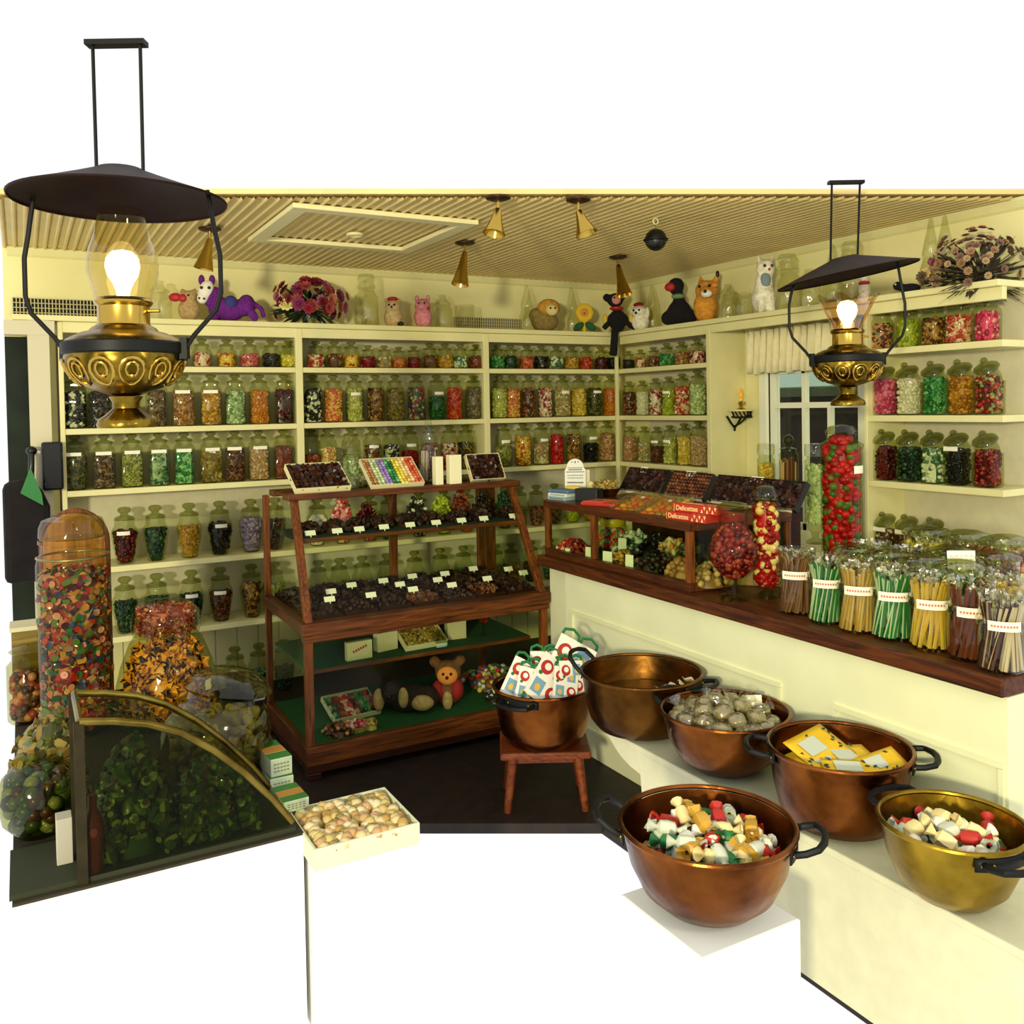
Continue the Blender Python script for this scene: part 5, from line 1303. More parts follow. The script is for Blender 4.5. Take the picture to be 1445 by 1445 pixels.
for e in ((-.11, -.067, .098), (-.09, -.067, .096)): patch(t, 'nostril', NOSE, [(e, .005)])
patch(t, 'saddle_cloth', mat('toy_blue', (50, 50, 110), .8), [((.02, -.035, .085), (.03, .02, .03))])
# bouquet in a vase
def flower_mesh(r, col, seed):
    g = random.Random(seed); mb = MB()
    for ring, (n, rr, el) in enumerate(((9, 1, .15), (7, .75, .6), (5, .45, 1.0))):
        for k in range(n):
            a = 2*PI*k/n+ring*.4; w = .36*r
            b0 = Vector((.1*r*math.cos(a), .1*r*math.sin(a), 0)); d = Vector((math.cos(a)*math.cos(el), math.sin(a)*math.cos(el), math.sin(el))); s_ = Vector((-math.sin(a), math.cos(a), 0))
            m1 = b0+d*rr*r*.6; tp = b0+d*rr*r
            mb.add([b0, m1+s_*w, tp+s_*w*.4, tp-s_*w*.4, m1-s_*w], [(0, 1, 2, 3, 4)], True)
    mb.ball((0, 0, .1*r), r*.18, 6, 4)
    return mb.mesh('blossom', mat('petal_%d_%d_%d' % col, col, .7))
def bouquet(label, pos, rx_, rz_, n, cols, r, leafcol, nleaf, vase, seed, droop=0):
    g = random.Random(seed); t = thing('flower_bouquet', label, 'flowers', pos, FACE*.7)
    mes = [flower_mesh(r*g.uniform(.8, 1.15), c, i) for i, c in enumerate(cols)]
    z0 = vase
    if vase: MB().lathe([(0, 0), (.035, 0), (.04, .01), (.05, vase*.7), (.04, vase), (.045, vase+.006)], 20).build('vase', CLEAR, t)
    mb = MB()
    for _ in range(nleaf):
        a = g.uniform(0, 6.28); el = g.uniform(-.5-droop, 1.1); L = rx_*g.uniform(.6, 1.05); d = Vector((math.cos(a)*math.cos(el), math.sin(a)*math.cos(el)*.6, math.sin(el)*rz_/rx_))
        b0 = Vector((0, 0, z0+.01)); tip = b0+d*L; mid = b0+d*L*.72; s_ = Vector((-math.sin(a), math.cos(a), .3))*.014
        mb.add([b0+d*L*.4, mid+s_, tip, mid-s_], [(0, 1, 2, 3)], True)
        mb.tube([b0, b0+d*L*.5, b0+d*L*.8], .0016, 4)
    mb.build('foliage', mat(leafcol[0], leafcol[1], .7, noise=.3, nscale=30), t, solid=.0008)
    for i in range(n):
        a = g.uniform(0, 6.28); el = g.uniform(-.15-droop*.5, 1.45); k = g.uniform(.75, 1)
        d = Vector((math.cos(a)*math.cos(el)*rx_, math.sin(a)*math.cos(el)*rx_*.6, math.sin(el)*rz_))*k
        o = link_mesh('blossom', mes[min(int(g.random()*len(mes)), len(mes)-1)], t); o.location = Vector((0, 0, z0+.02))+d
        o.rotation_euler = (d+Vector((0, -.05, 0))).to_track_quat('Z', 'Y').to_euler()
    return t
p = at(434, 470, 'y', .0)
bouquet('bouquet of red and pink flowers standing on the shelf top', (at(436, 458, 'y', .06).x, .055, TZ), .235, .15, 74, [(120, 14, 30), (132, 20, 36), (150, 60, 50), (104, 10, 26), (160, 84, 104), (176, 100, 64), (120, 36, 70)], .034, ('leaf_dark', (30, 50, 24)), 90, .09, 4, .5)
o = link_mesh('blossom', flower_mesh(.04, (226, 214, 130), 77), bpy.data.objects[[x.name for x in bpy.data.objects if x.name.startswith('flower_bouquet')][0]]); o.location = (-.115, -.09, .105); o.rotation_euler = (R(70), 0, 0); o.name = 'cream_blossom'
glassware('large clear two-tier glass jar right of the bouquet', 518, 460, 'y', YB, BIG, BIGL)
glassware('small clear dish jar between the bouquet and the beige plush bear', 509, 461, 'y', .03, [(0, .002), (.03, 0), (.04, .03), (.042, .05)], None)
p = at(556, 461, 'y', .06)
t = plush('plush_bear', 'beige plush bear with red hat sitting on the shelf top', 'plush toy', (p.x, .07, TZ), FACE, fur('beige_fur', (206, 176, 120)), [((0, 0, .05), (.05, .045, .055)), ((0, -.01, .105), (.042, .04, .038)), ((-.033, 0, .138), .014), ((.033, 0, .138), .014)], sc=1.15)
patch(t, 'hat', MATS['red_ribbon'], [((0, -.01, .146), (.03, .028, .012))]); patch(t, 'eye', EYE_, [((.014, -.048, .112), .006)]); patch(t, 'eye', EYE_, [((-.014, -.048, .112), .006)]); patch(t, 'nose', NOSE, [((0, -.052, .10), .006)]); patch(t, 'paw', NOSE, [((.045, -.04, .012), (.018, .014, .012))])
p = at(598, 463, 'y', .06)
t = plush('plush_pig', 'pink plush pig sitting on the shelf top', 'plush toy', (p.x, .07, TZ), FACE, fur('pink_fur', (222, 140, 140)), [((0, 0, .055), (.05, .045, .06)), ((0, -.01, .115), (.044, .04, .042)), ((0, -.05, .11), (.02, .012, .016))], sc=1.15)
patch(t, 'ear', MATS['pink_fur'], [((-.03, -.005, .155), (.012, .008, .02))]); patch(t, 'ear', MATS['pink_fur'], [((.03, -.005, .155), (.012, .008, .02))]); patch(t, 'bow', MATS['red_ribbon'], [((.035, -.04, .10), (.010, .008, .010))]); patch(t, 'eye', EYE_, [((.016, -.047, .128), .005)]); patch(t, 'eye', EYE_, [((-.016, -.047, .128), .005)])
glassware('clear lidded jar right of the pink pig', 625, 465, 'y', YB, LOWJ, LOWL)
glassware('clear square jar just left of the right vent grille', 656, 466, 'y', YB, [(0, .003), (.05, 0), (.052, .01), (.052, .15), (.044, .16)], None, sq=6)
glassware('spired clear glass bottle at the right end of the vent grille', 744, 468, 'y', YB, SPIRE, SPIREL)
p = at(770, 468, 'y', .07); LF = fur('lion_fur', (190, 140, 44))
t = plush('plush_lion', 'golden brown plush lion lying in a dusty heap on the shelf top', 'plush toy', (p.x, .08, TZ), FACE, fur('olive_fur', (130, 110, 54)), [((0, 0, .05), (.07, .05, .052)), ((-.03, -.01, .08), (.05, .04, .04))], sc=1.35)
patch(t, 'mane', LF, [((.02, -.02, .115), (.06, .04, .045))], vox=.007); patch(t, 'face', mat('lion_face', (214, 190, 120), .9), [((.035, -.055, .10), (.03, .016, .028))]); patch(t, 'eye', EYE_, [((.028, -.072, .108), .005)]); patch(t, 'eye', EYE_, [((.05, -.068, .108), .005)])
glassware('spired clear glass bottle left of the yellow flower toy', 807, 469, 'y', YB, SPIRE, SPIREL)
p = at(826, 470, 'y', .05)
t = thing('sunflower_toy', 'yellow flower-faced toy with green leaves on the shelf top', 'plush toy', (p.x, .06, TZ), FACE)
t.scale = (1.35,)*3
mb = MB()
for i in range(10):
    a = 2*PI*i/10; mb.ball((.032*math.cos(a), 0, .10+.032*math.sin(a)), (.018, .010, .018), 8, 6)
mb.ball((0, 0, .10), (.034, .012, .034)).tube([(0, .01, 0), (0, .01, .09)], .012, 8)
mb.build('body', mat('sunflower_yellow', (214, 176, 40), .85), t, remesh=.005)
patch(t, 'face', mat('sunflower_face', (206, 140, 60), .85), [((0, -.012, .10), (.02, .006, .02))]); patch(t, 'mouth', MATS['red_ribbon'], [((0, -.018, .095), (.006, .003, .005))])
for s_ in (-1, 1): patch(t, 'leaf', mat('toy_green', (30, 80, 40), .8), [((s_*.03, -.005, .03), (.032, .008, .018), (0, s_*.6, 0))])
# dark plush monkey hanging over the corner
p = at(871, 470, 'y', -.05); DK_ = fur('black_fur', (16, 12, 12))
t = plush('plush_monkey', 'dark plush monkey with red collar sitting at the shelf corner, legs dangling', 'plush toy', (p.x, -.055, TZ), FACE, DK_,
          [((0, 0, .055), (.042, .036, .06)), ((-.01, -.005, .155), (.04, .036, .036)), ((-.052, 0, .17), .02), ((.03, 0, .178), .02)],
          [([(-.03, -.0, .08), (-.05, -.02, .04), (-.07, -.03, .015)], .015), ([(.03, 0, .08), (.06, -.02, .03), (.09, -.02, .012)], .015), ([(-.01, -.03, .02), (-.02, -.055, -.01), (-.025, -.06, -.08), (-.03, -.06, -.12)], [.02, .02, .019, .022])], sc=1.38)
patch(t, 'face', mat('monkey_face', (190, 130, 110), .9), [((-.008, -.036, .155), (.022, .012, .024))]); patch(t, 'collar', MATS['red_ribbon'], [((-.004, -.004, .115), (.036, .032, .012))])
patch(t, 'shoe', mat('toy_yellow', (206, 176, 50), .8), [((-.062, -.02, .06), (.012, .010, .028))]); patch(t, 'glove', MATS['toy_yellow'], [((.064, -.02, .06), (.012, .010, .03))])
for e in ((-.018, -.048, .163), (.003, -.048, .163)): patch(t, 'eye', EYE_, [(e, .005)])
# right stretch
XB_ = .12
p = at(902, 466, 'x', .07)
t = plush('plush_dog', 'white plush dog with a red bow beside the black plush monkey', 'plush toy', (.08, p.y, TZ), R(-60), fur('white_fur', (232, 224, 190)), [((0, 0, .045), (.05, .04, .048)), ((0, -.012, .098), (.04, .038, .036))], sc=1.3)
patch(t, 'bow', MATS['red_ribbon'], [((.0, -.02, .135), (.03, .012, .012))]); patch(t, 'eye', EYE_, [((-.016, -.047, .104), .006)]); patch(t, 'eye', EYE_, [((.014, -.048, .104), .006)]); patch(t, 'nose', NOSE, [((-.002, -.052, .09), .007)])
for s_ in (-1, 1): patch(t, 'ear', MATS['white_fur'], [((s_*.042, -.005, .09), (.012, .012, .03))])
glassware('spired clear bottle behind the white plush dog', 921, 464, 'x', .17, SPIRE, SPIREL)
p = at(957, 457, 'x', .05)
t = plush('plush_skunk', 'black plush bird with a red-faced round head on the shelf top', 'plush toy', (.06, p.y, TZ), R(-60), DK_, [((0, 0, .05), (.05, .045, .05)), ((-.04, -.01, .03), (.032, .03, .03)), ((.045, -.005, .03), (.03, .03, .03)), ((0, 0, .10), (.024, .024, .04)), ((-.012, 0, .155), (.034, .03, .034))], sc=1.6)
t.name = 'plush_bird'
patch(t, 'beak', mat('beak_red', (170, 30, 24), .6), [((-.028, -.026, .15), (.022, .014, .018))]); patch(t, 'collar', mat('scarf_green', (120, 140, 90), .8), [((0, -.008, .112), (.028, .026, .012))])
p = at(992, 452, 'x', .05); FX = fur('fox_fur', (206, 140, 44))
t = plush('plush_fox', 'orange plush fox with pointed ears sitting on the shelf top', 'plush toy', (.07, p.y, TZ), R(-60), FX, [((0, 0, .06), (.05, .045, .065)), ((.01, -.01, .125), (.048, .045, .042)), ((.02, -.05, .115), (.026, .03, .022))], [([(-.015, 0, .15), (-.02, 0, .195)], [.016, .004]), ([(.04, 0, .15), (.055, 0, .198)], [.016, .004])], sc=1.5)
patch(t, 'muzzle', MATS['toy_white'], [((.028, -.066, .105), (.024, .022, .016))]); patch(t, 'nose', NOSE, [((.03, -.09, .112), .007)]); patch(t, 'eye', EYE_, [((-.006, -.052, .138), .006)]); patch(t, 'eye', EYE_, [((.036, -.054, .138), .006)]); patch(t, 'bow', MATS['beak'], [((.05, -.04, .14), (.016, .01, .012))]); patch(t, 'ear_tip', NOSE, [((.053, -.002, .188), (.008, .008, .014))])
glassware('clear lidded jar right of the orange fox', 1028, 446, 'x', .13, LOWJ, LOWL)
glassware('small clear jar left of the white plush cat', 1048, 444, 'x', .13, LOWJ, None)
p = at(1076, 440, 'x', .05)
t = plush('plush_cat', 'white plush cat sitting upright, facing right, on the shelf top', 'plush toy', (.06, p.y, TZ), R(-30), MATS['white_fur'], [((0, 0, .055), (.046, .05, .06)), ((0, -.006, .115), (.034, .034, .04)), ((.006, -.01, .165), (.036, .034, .036))], [([(-.014, 0, .19), (-.02, 0, .222)], [.012, .003]), ([(.028, 0, .19), (.034, 0, .222)], [.012, .003]), ([(-.02, -.03, .05), (-.02, -.045, .0)], .014), ([(.02, -.03, .05), (.02, -.045, .0)], .014)], sc=1.5)
patch(t, 'eye', mat('toy_blue_eye', (40, 60, 90), .3), [((-.006, -.042, .172), .006)]); patch(t, 'eye', MATS['toy_blue_eye'], [((.022, -.04, .172), .006)]); patch(t, 'nose', MATS['red_ribbon'], [((.01, -.044, .158), .005)]); patch(t, 'chest', mat('cat_grey', (120, 140, 140), .9), [((.0, -.03, .12), (.02, .014, .03))])
glassware('tall clear glass jar with rounded stopper right of the white cat', 1112, 436, 'x', .13, BIG, BIGL)
glassware('clear glass jar under the left half of the tilted lamp hood', 1142, 432, 'x', .13, LOWJ, LOWL)
glassware('pointed clear jar seen between the hanging rods', 1176, 427, 'x', .15, [(r, z*1.05) for r, z in SPIRE], [(r, z*1.05) for r, z in SPIREL])
glassware('second clear jar seen between the hanging rods, right of the pointed one', 1203, 424, 'x', .15, BIG, BIGL)
p = at(1218, 418, 'x', .06)
t = thing('toy_lamb', 'cream and red toy figure partly behind the right lamp', 'plush toy', (.07, p.y, TZ), R(-60)); patch(t, 'body', MATS['white_fur'], [((0, 0, .05), (.03, .03, .05)), ((0, -.005, .11), (.024, .024, .03))], vox=.006); patch(t, 'scarf', MATS['red_ribbon'], [((0, -.01, .082), (.028, .026, .012))])
for i, (px, h) in enumerate(((1314, 1.12), (1334, 1.12))):
    glassware(['spired clear bottle beside the dried flowers, left of the pair', 'spired clear bottle beside the dried flowers, right of the pair'][i], px, 410, 'x', .14, [(r*.9, z*h) for r, z in SPIRE], [(r*.9, z*h) for r, z in SPIREL], group='pair of spired bottles')
p = at(1284, 407, 'x', .05)
t = plush('plush_dog', 'small black plush dog lying at the foot of the dried flowers', 'plush toy', (.05, p.y, TZ), R(-60), DK_, [((0, 0, .022), (.05, .03, .024)), ((-.05, -.01, .036), (.024, .022, .022))])
patch(t, 'eye', PAPER, [((-.058, -.03, .042), .004)])
bouquet('spray of dried brown and pink flowers at the right end of the display shelf', (.10, at(1385, 395, 'x', .10).y, TZ), .27, .20, 120, [(130, 96, 60), (150, 112, 74), (104, 74, 46), (128, 56, 66), (164, 136, 92), (116, 86, 64)], .018, ('leaf_brown', (56, 50, 28)), 130, .03, 9, .3)
bouquet('low sprig of dried blossoms left of the dried flower spray', (.04, at(1330, 404, 'x', .04).y, TZ), .11, .06, 16, [(200, 170, 100), (120, 90, 56), (90, 70, 44)], .024, ('leaf_black', (28, 30, 20)), 24, .02, 19, .2)
# wall telephone at the far left
p = at(62, 668, 'y', -.06)
t = thing('wall_telephone', 'black wall telephone with handset and coiled cord at the far left', 'telephone', (-3.47, -.052, 1.20))
MB().span((-.045, -.02, .03), (.05, .03, .27)).build('body', PLASTIC, t, bevel=.012)
hs = MB().tube([(-.09, -.045, .055), (-.092, -.06, .12), (-.09, -.06, .16), (-.088, -.045, .225)], .014, 10).ball((-.088, -.035, .23), (.026, .03, .024)).ball((-.09, -.035, .045), (.028, .032, .026)).build('handset', PLASTIC, t)
MB().tube([(-.05, -.03, .22), (-.085, -.03, .225)], .008, 8).build('cradle', mat('chrome', (200, 200, 190), .15, metal=1), t)
MB().tube([(-.09+.008*math.cos(i*1.2)+.0012*i*.5, -.03+.008*math.sin(i*1.2), .02-.0042*i) for i in range(60)], .003, 6).build('coiled_cord', PLASTIC, t)
co = MB().prism([(-.10, 0), (.10, 0), (.10, .36), (.06, .46), (-.02, .50), (-.10, .48)], -.05, .05, 'xz').build('coat', mat('dark_cloth', (20, 14, 12), .95, noise=.5, nscale=12), None, bevel=.03)
co.location = (-3.585, -.12, .80); tag(co, 'dark coat hanging at the doorway on the far left', 'coat')
gr = MB().prism([(-.045, -.05), (.05, -.115), (.045, -.06), (-.0, .07)], -.006, .006, 'xz').build('green_card', mat('green_card_paint', (40, 116, 50), .6)); gr.location = (-3.565, -.19, 1.285); tag(gr, 'green card sticking out above the dark coat', 'card')
# ================================================================== low counter at the lower left
LZ = .52
lc = thing('low_counter', 'low white painted counter carrying the giant jar and the curved showcase', 'counter', (-3.32, -2.1, 0))
X = Matrix.Translation((3.32, 2.1, 0))
MB().span((-3.645, -1.21, LZ-.006), (-2.992, -2.757, LZ), X).build('worktop', mat('dark_cloth_top', (44, 38, 18), .8), lc)
MB().span((-3.64, -1.22, 0), (-2.995, -2.76, LZ-.006), X).build('base', mat('white_painted_wood', (244, 243, 236), .6), lc)
BIGG = glassmat('big_jar_glass', tint=(.78, .79, .54), amt=.32, base=.015, power=3, waves=8)
OLIVE = glassmat('olive_glass', tint=(.66, .66, .36), amt=.3, base=.03, power=2.2, waves=9, rough=.06)
# giant jar of wrapped sweets
t = thing('giant_candy_jar', 'giant cylindrical jar of multicoloured wrapped sweets before the arched board', 'jar', (-3.455, -1.62, LZ+.0005))
J = lambda s_: [(0, .004), (.10*s_, 0), (.114*s_, .012), (.116*s_, .575), (.110*s_, .60), (.098*s_, .615), (.098*s_, .64), (.108*s_, .647), (.108*s_, .66)]
MB().lathe(J(1), 40).build('glass_body', BIGG, t)
MB().lathe([(0, .661), (.10, .661), (.106, .668), (.104, .70), (.094, .725), (.06, .738), (.05, .742), (0, .745)], 32).build('lid', OLIVE, t)
MB().tube([(.112*math.cos(2*PI*i/36), .112*math.sin(2*PI*i/36), .60) for i in range(36)], .004, 6, closed=True).build('wire_bail', mat('wire', (150, 140, 90), .3, metal=1), t)
pl_ = pile(lambda z: .110, .01, .52, 900, .043, 'wrap', 3, core=.62); o = pl_.build('wrapped_sweets', candymat('multicoloured_wrapped', PAL['multicoloured wrapped'], .22, .6), t); o['kind'] = 'stuff'
# arched wooden board behind it
t = thing('arched_board', 'arched orange-brown wooden board standing behind the giant jar', 'board', (-3.44, -1.42, LZ+.0005), R(-12))
pts = [(-.105, 0), (.105, 0), (.105, .62)]+[(.105*math.cos(a*PI/16), .62+.11*math.sin(a*PI/16)) for a in range(1, 16)]+[(-.105, .62)]
MB().prism(pts, -.012, .012, 'xz').build('board', woodmat('orange_wood', (150, 86, 36), (206, 136, 70), axis=2), t)
MB().tube([(x, -.0, z) for x, z in pts[1:]+pts[:1]], .013, 8).build('rim', WOODV, t)
# wide jar with orange and black sweets and a red top
t = thing('shouldered_candy_jar', 'wide sloping glass jar of orange and black sweets topped with reddish ones', 'jar', (-3.165, -1.64, LZ+.0005))
prof = [(0, .004), (.17, 0), (.185, .012), (.178, .09), (.155, .19), (.125, .27), (.100, .305), (.095, .33), (.10, .36)]
MB().lathe(prof, 40).build('glass_body', BIGG, t)
f_ = lerp_prof([(r-.006, z) for r, z in prof])
o = pile(f_, .012, .24, 420, .034, 'flower', 5).build('orange_sweets', candymat('orange_and_black', PAL['orange and black'], .35, .4), t); o['kind'] = 'stuff'
o = pile(lambda z: .108-.10*max(0, z-.34), .30, .385, 260, .020, 'flower', 8).build('red_sweets', candymat('reddish_tops', [(170, 60, 50), (196, 110, 90), (140, 40, 40), (206, 150, 120), (120, 60, 50)], .3, .5), t); o['kind'] = 'stuff'
MB().lathe([(.112, .30), (.118, .33), (.112, .375), (.085, .405), (.04, .42), (0, .422)], 36).build('lid', BIGG, t)
MB().box((.115, -.135, .13), (.025, .002, .035), None, R(38)).build('label', LABEL, t)
# olive glass jar lying towards the aisle
t = thing('slanted_glass_jar', 'big olive-tinted slanted glass jar in front of the orange sweets', 'jar', (-3.125, -2.31, LZ+.0005))
t.scale = (1.05, 1.05, .9)
Xj = Matrix.Translation((0, 0, .150)) @ Matrix.Rotation(R(14), 4, 'Y')
body = [(0, -.135), (.09, -.135), (.13, -.10), (.148, -.03), (.146, .04), (.125, .10), (.108, .118), (.108, .14), (.118, .146)]
MB().lathe(body, 40, X=Xj).build('glass_body', OLIVE, t)
MB().lathe([(.12, .147), (.124, .155), (.10, .19), (.06, .21), (0, .216)], 36, X=Xj).build('lid', OLIVE, t)
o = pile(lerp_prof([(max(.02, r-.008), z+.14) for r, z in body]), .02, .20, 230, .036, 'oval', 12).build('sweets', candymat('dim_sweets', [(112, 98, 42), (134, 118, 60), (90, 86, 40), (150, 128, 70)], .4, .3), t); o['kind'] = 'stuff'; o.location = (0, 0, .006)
t = thing('small_bottle', 'small olive glass jar squeezed between the slanted jar and the box stack', 'jar', (-3.012, -2.36, LZ+.0005))
MB().lathe([(0, .003), (.036, 0), (.042, .01), (.042, .11), (.03, .14), (.03, .15), (.036, .155), (.02, .17), (0, .172)], 20).build('glass_body', OLIVE, t)
# curved-glass showcase
t = thing('curved_showcase', 'low showcase with brass-edged curved glass full of dim green sweets', 'display case', (-3.3, -2.6, LZ+.0005))
FR = coppermat('tarnished_brass', (92, 76, 30), (150, 130, 60), .25, 8)
yf, yb = -.14, .10
A0 = at(110, 1019, 'y', -2.74)
def sc(px, py): q = at(px, py, 'y', -2.74); return (q.x+3.3, q.z-LZ)
arc = [sc(112, 1019), sc(160, 1018), sc(210, 1022), sc(255, 1034), sc(300, 1058), sc(345, 1091), sc(385, 1128), sc(412, 1160)]
arc = [(x, max(z, .012)) for x, z in arc]
for yy, nm in ((yf, 'curved_rail'), (yb, 'curved_rail')): MB().tube([(x, yy, z) for x, z in arc], .0095, 10).build(nm, FR, t)
x0, zt_ = arc[0]
for yy in (yf, yb): MB().box((x0-.002, yy, zt_/2), (.022, .018, zt_)).build('post', mat('showcase_post', (40, 34, 14), .6, noise=.3, spec=.15), t)
MB().span((x0-.15, yf, 0), (arc[-1][0]+.01, yb, .012)).build('floor_board', mat('showcase_floor', (40, 44, 20), .8), t)
rows = [[(x, yf, z-.004) for x, z in arc], [(x, yb, z-.004) for x, z in arc]]
SGL = glassmat('showcase_glass', tint=(.62, .66, .40), amt=.3, base=.006, power=4, waves=7)
MB().quadstrip(rows).build('curved_pane', SGL, t)
MB().prism([(x0, .012)]+[(x, z-.006) for x, z in arc], yf-.001, yf+.001, 'xz').build('end_pane', SGL, t)
o = MB().tube([(x0, yf, zt_), (x0, yb, zt_)], .008, 8).build('top_rail', FR, t)
# sweets inside
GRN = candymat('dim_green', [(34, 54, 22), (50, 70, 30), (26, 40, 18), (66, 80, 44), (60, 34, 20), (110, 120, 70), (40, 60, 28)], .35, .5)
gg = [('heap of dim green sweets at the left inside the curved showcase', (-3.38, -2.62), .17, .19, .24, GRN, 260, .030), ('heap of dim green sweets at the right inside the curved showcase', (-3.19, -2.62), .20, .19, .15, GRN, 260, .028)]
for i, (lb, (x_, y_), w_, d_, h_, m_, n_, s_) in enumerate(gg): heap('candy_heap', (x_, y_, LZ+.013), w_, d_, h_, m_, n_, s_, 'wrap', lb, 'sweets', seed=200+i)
rb = thing('ketchup_bottle', 'dim red bottle at the left inside the curved showcase', 'bottle', (at(128, 1080, 'y', -2.70).x, -2.715, LZ+.013))
rb.name = 'red_bottle'
MB().lathe([(0, .0), (.020, 0), (.022, .01), (.022, .07), (.026, .10), (.022, .12), (.010, .15), (.010, .18), (0, .182)], 18).build('body', mat('bottle_red', (96, 20, 12), .3), rb)
# blurred round jar and jars at the extreme left
t = thing('round_glass_jar', 'round green-tinted glass jar at the bottom left corner', 'jar', (-3.585, -2.40, LZ+.0005))
MB().lathe([(0, .0), (.05, 0), (.085, .04), (.096, .10), (.085, .15), (.06, .175), (.06, .19)], 28).build('glass_body', OLIVE, t)
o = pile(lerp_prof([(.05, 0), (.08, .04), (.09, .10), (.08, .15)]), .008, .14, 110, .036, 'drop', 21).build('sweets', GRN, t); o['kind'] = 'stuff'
heap('candy_heap', (-3.56, -2.20, LZ+.0005), .15, .2, .22, candymat('amber_green', [(120, 96, 36), (80, 90, 40), (60, 60, 30), (140, 120, 60)], .4), 90, .045, 'wrap', 'tall mound of olive and amber wrapped sweets at the left edge', 'sweets', seed=310)
plain_box('paper_carton', 'pale carton low at the left edge beside the showcase post', 'box', (-3.535, -2.62, LZ+.0005), (.035, .05, .12), mat('pale_grey_card', (176, 170, 150), .7))
t = thing('candy_jar', 'clear jar of mixed sweets at the far left edge behind the giant jar', 'jar', (-3.60, -1.42, LZ+.0005))
MB().lathe([(0, .003), (.06, 0), (.068, .01), (.068, .20), (.05, .22), (.05, .24), (.06, .25), (.03, .27), (0, .272)], 24).build('glass_body', BIGG, t)
o = pile(lambda z: .062, .008, .16, 110, .03, 'drop', 33).build('candies', CM('mixed brown'), t); o['kind'] = 'stuff'
t = thing('glass_shelf_rack', 'wooden tray with glass at the far left behind the giant jar', 'tray', (-3.60, -1.27, LZ+.0005))
MB().span((-.05, -.06, 0), (.06, .06, .30)).build('box', woodmat('tan_board', (110, 92, 40), (150, 128, 64), axis=0), t)
MB().span((-.055, -.065, .30), (.065, .065, .315)).build('rim', IVORY, t)
# stack of printed boxes
BOXW = mat('box_white', (214, 222, 190), .6); BGR = mat('box_green', (58, 120, 44), .55); BOR = mat('box_orange', (190, 130, 50), .55)
def printed(label, p, d, rz=0):
    t = thing('printed_box', label, 'box', p, rz, 'stack of printed boxes')
    MB().box((0, 0, d[2]/2), d).build('box', BOXW, t, bevel=.002)
    for i, (c, k) in enumerate(((BGR, -.33), (BOR, 0), (BGR, .33))): MB().box((0, k*d[1], d[2]+.0006), (d[0], d[1]*.3, .0012)).build('printed_band', c, t)
    mb = MB(); g = random.Random(int(d[2]*1000))
    for r_ in range(3):
        for q in range(5): mb.box((-d[0]*.3+q*d[0]*.15, -d[1]/2-.0006, d[2]*(.3+.2*r_)), (d[0]*.10, .001, d[2]*.08))
    mb.build('small_print', mat('grey_print', (140, 146, 120), .7), t)
printed('green and orange topped white box, upper one of the stack beside the slanted jar', (-2.985, -2.42, LZ+.0505), (.062, .15, .05), R(4))
printed('white printed box at the bottom of the stack beside the slanted jar', (-2.982, -2.425, LZ+.0005), (.066, .16, .049))
t = printed('low green and yellow topped box in front of the white stack', (-2.978, -2.57, LZ+.0005), (.07, .115, .03), R(3))
# tray of pale sweets on its crate
t = thing('crate', 'white crate under the flat box of pale sweets', 'box', (-2.855, -2.735, 0)); MB().box((0, 0, .232), (.25, .20, .464)).build('box', MATS['white_painted_wood'], t, bevel=.004)
t = thing('sweet_tray', 'flat white-edged box of pale nut sweets at the bottom edge of the view', 'box', (-2.855, -2.735, .4645))
MB().span((-.14, -.125, 0), (.14, .13, .005)).span((-.14, -.125, .005), (-.134, .13, .055)).span((.134, -.125, .005), (.14, .13, .055)).span((-.134, .124, .005), (.134, .13, .055)).span((-.134, -.125, .005), (.134, -.119, .055)).build('box', mat('tray_white', (214, 216, 176), .6), t)
g = random.Random(6); mb = MB(); mb.span((-.13, -.115, .006), (.13, .12, .034))
for i in range(150): candy(mb, (g.uniform(-.12, .12), g.uniform(-.11, .11), .040+g.uniform(0, .008)), .034, 'drop', g)
o = mb.build('sweets', candymat('pale_nut', [(196, 170, 100), (206, 186, 130), (176, 140, 70), (190, 150, 100), (150, 130, 70), (210, 196, 150)], .4, .4), t); o['kind'] = 'stuff'
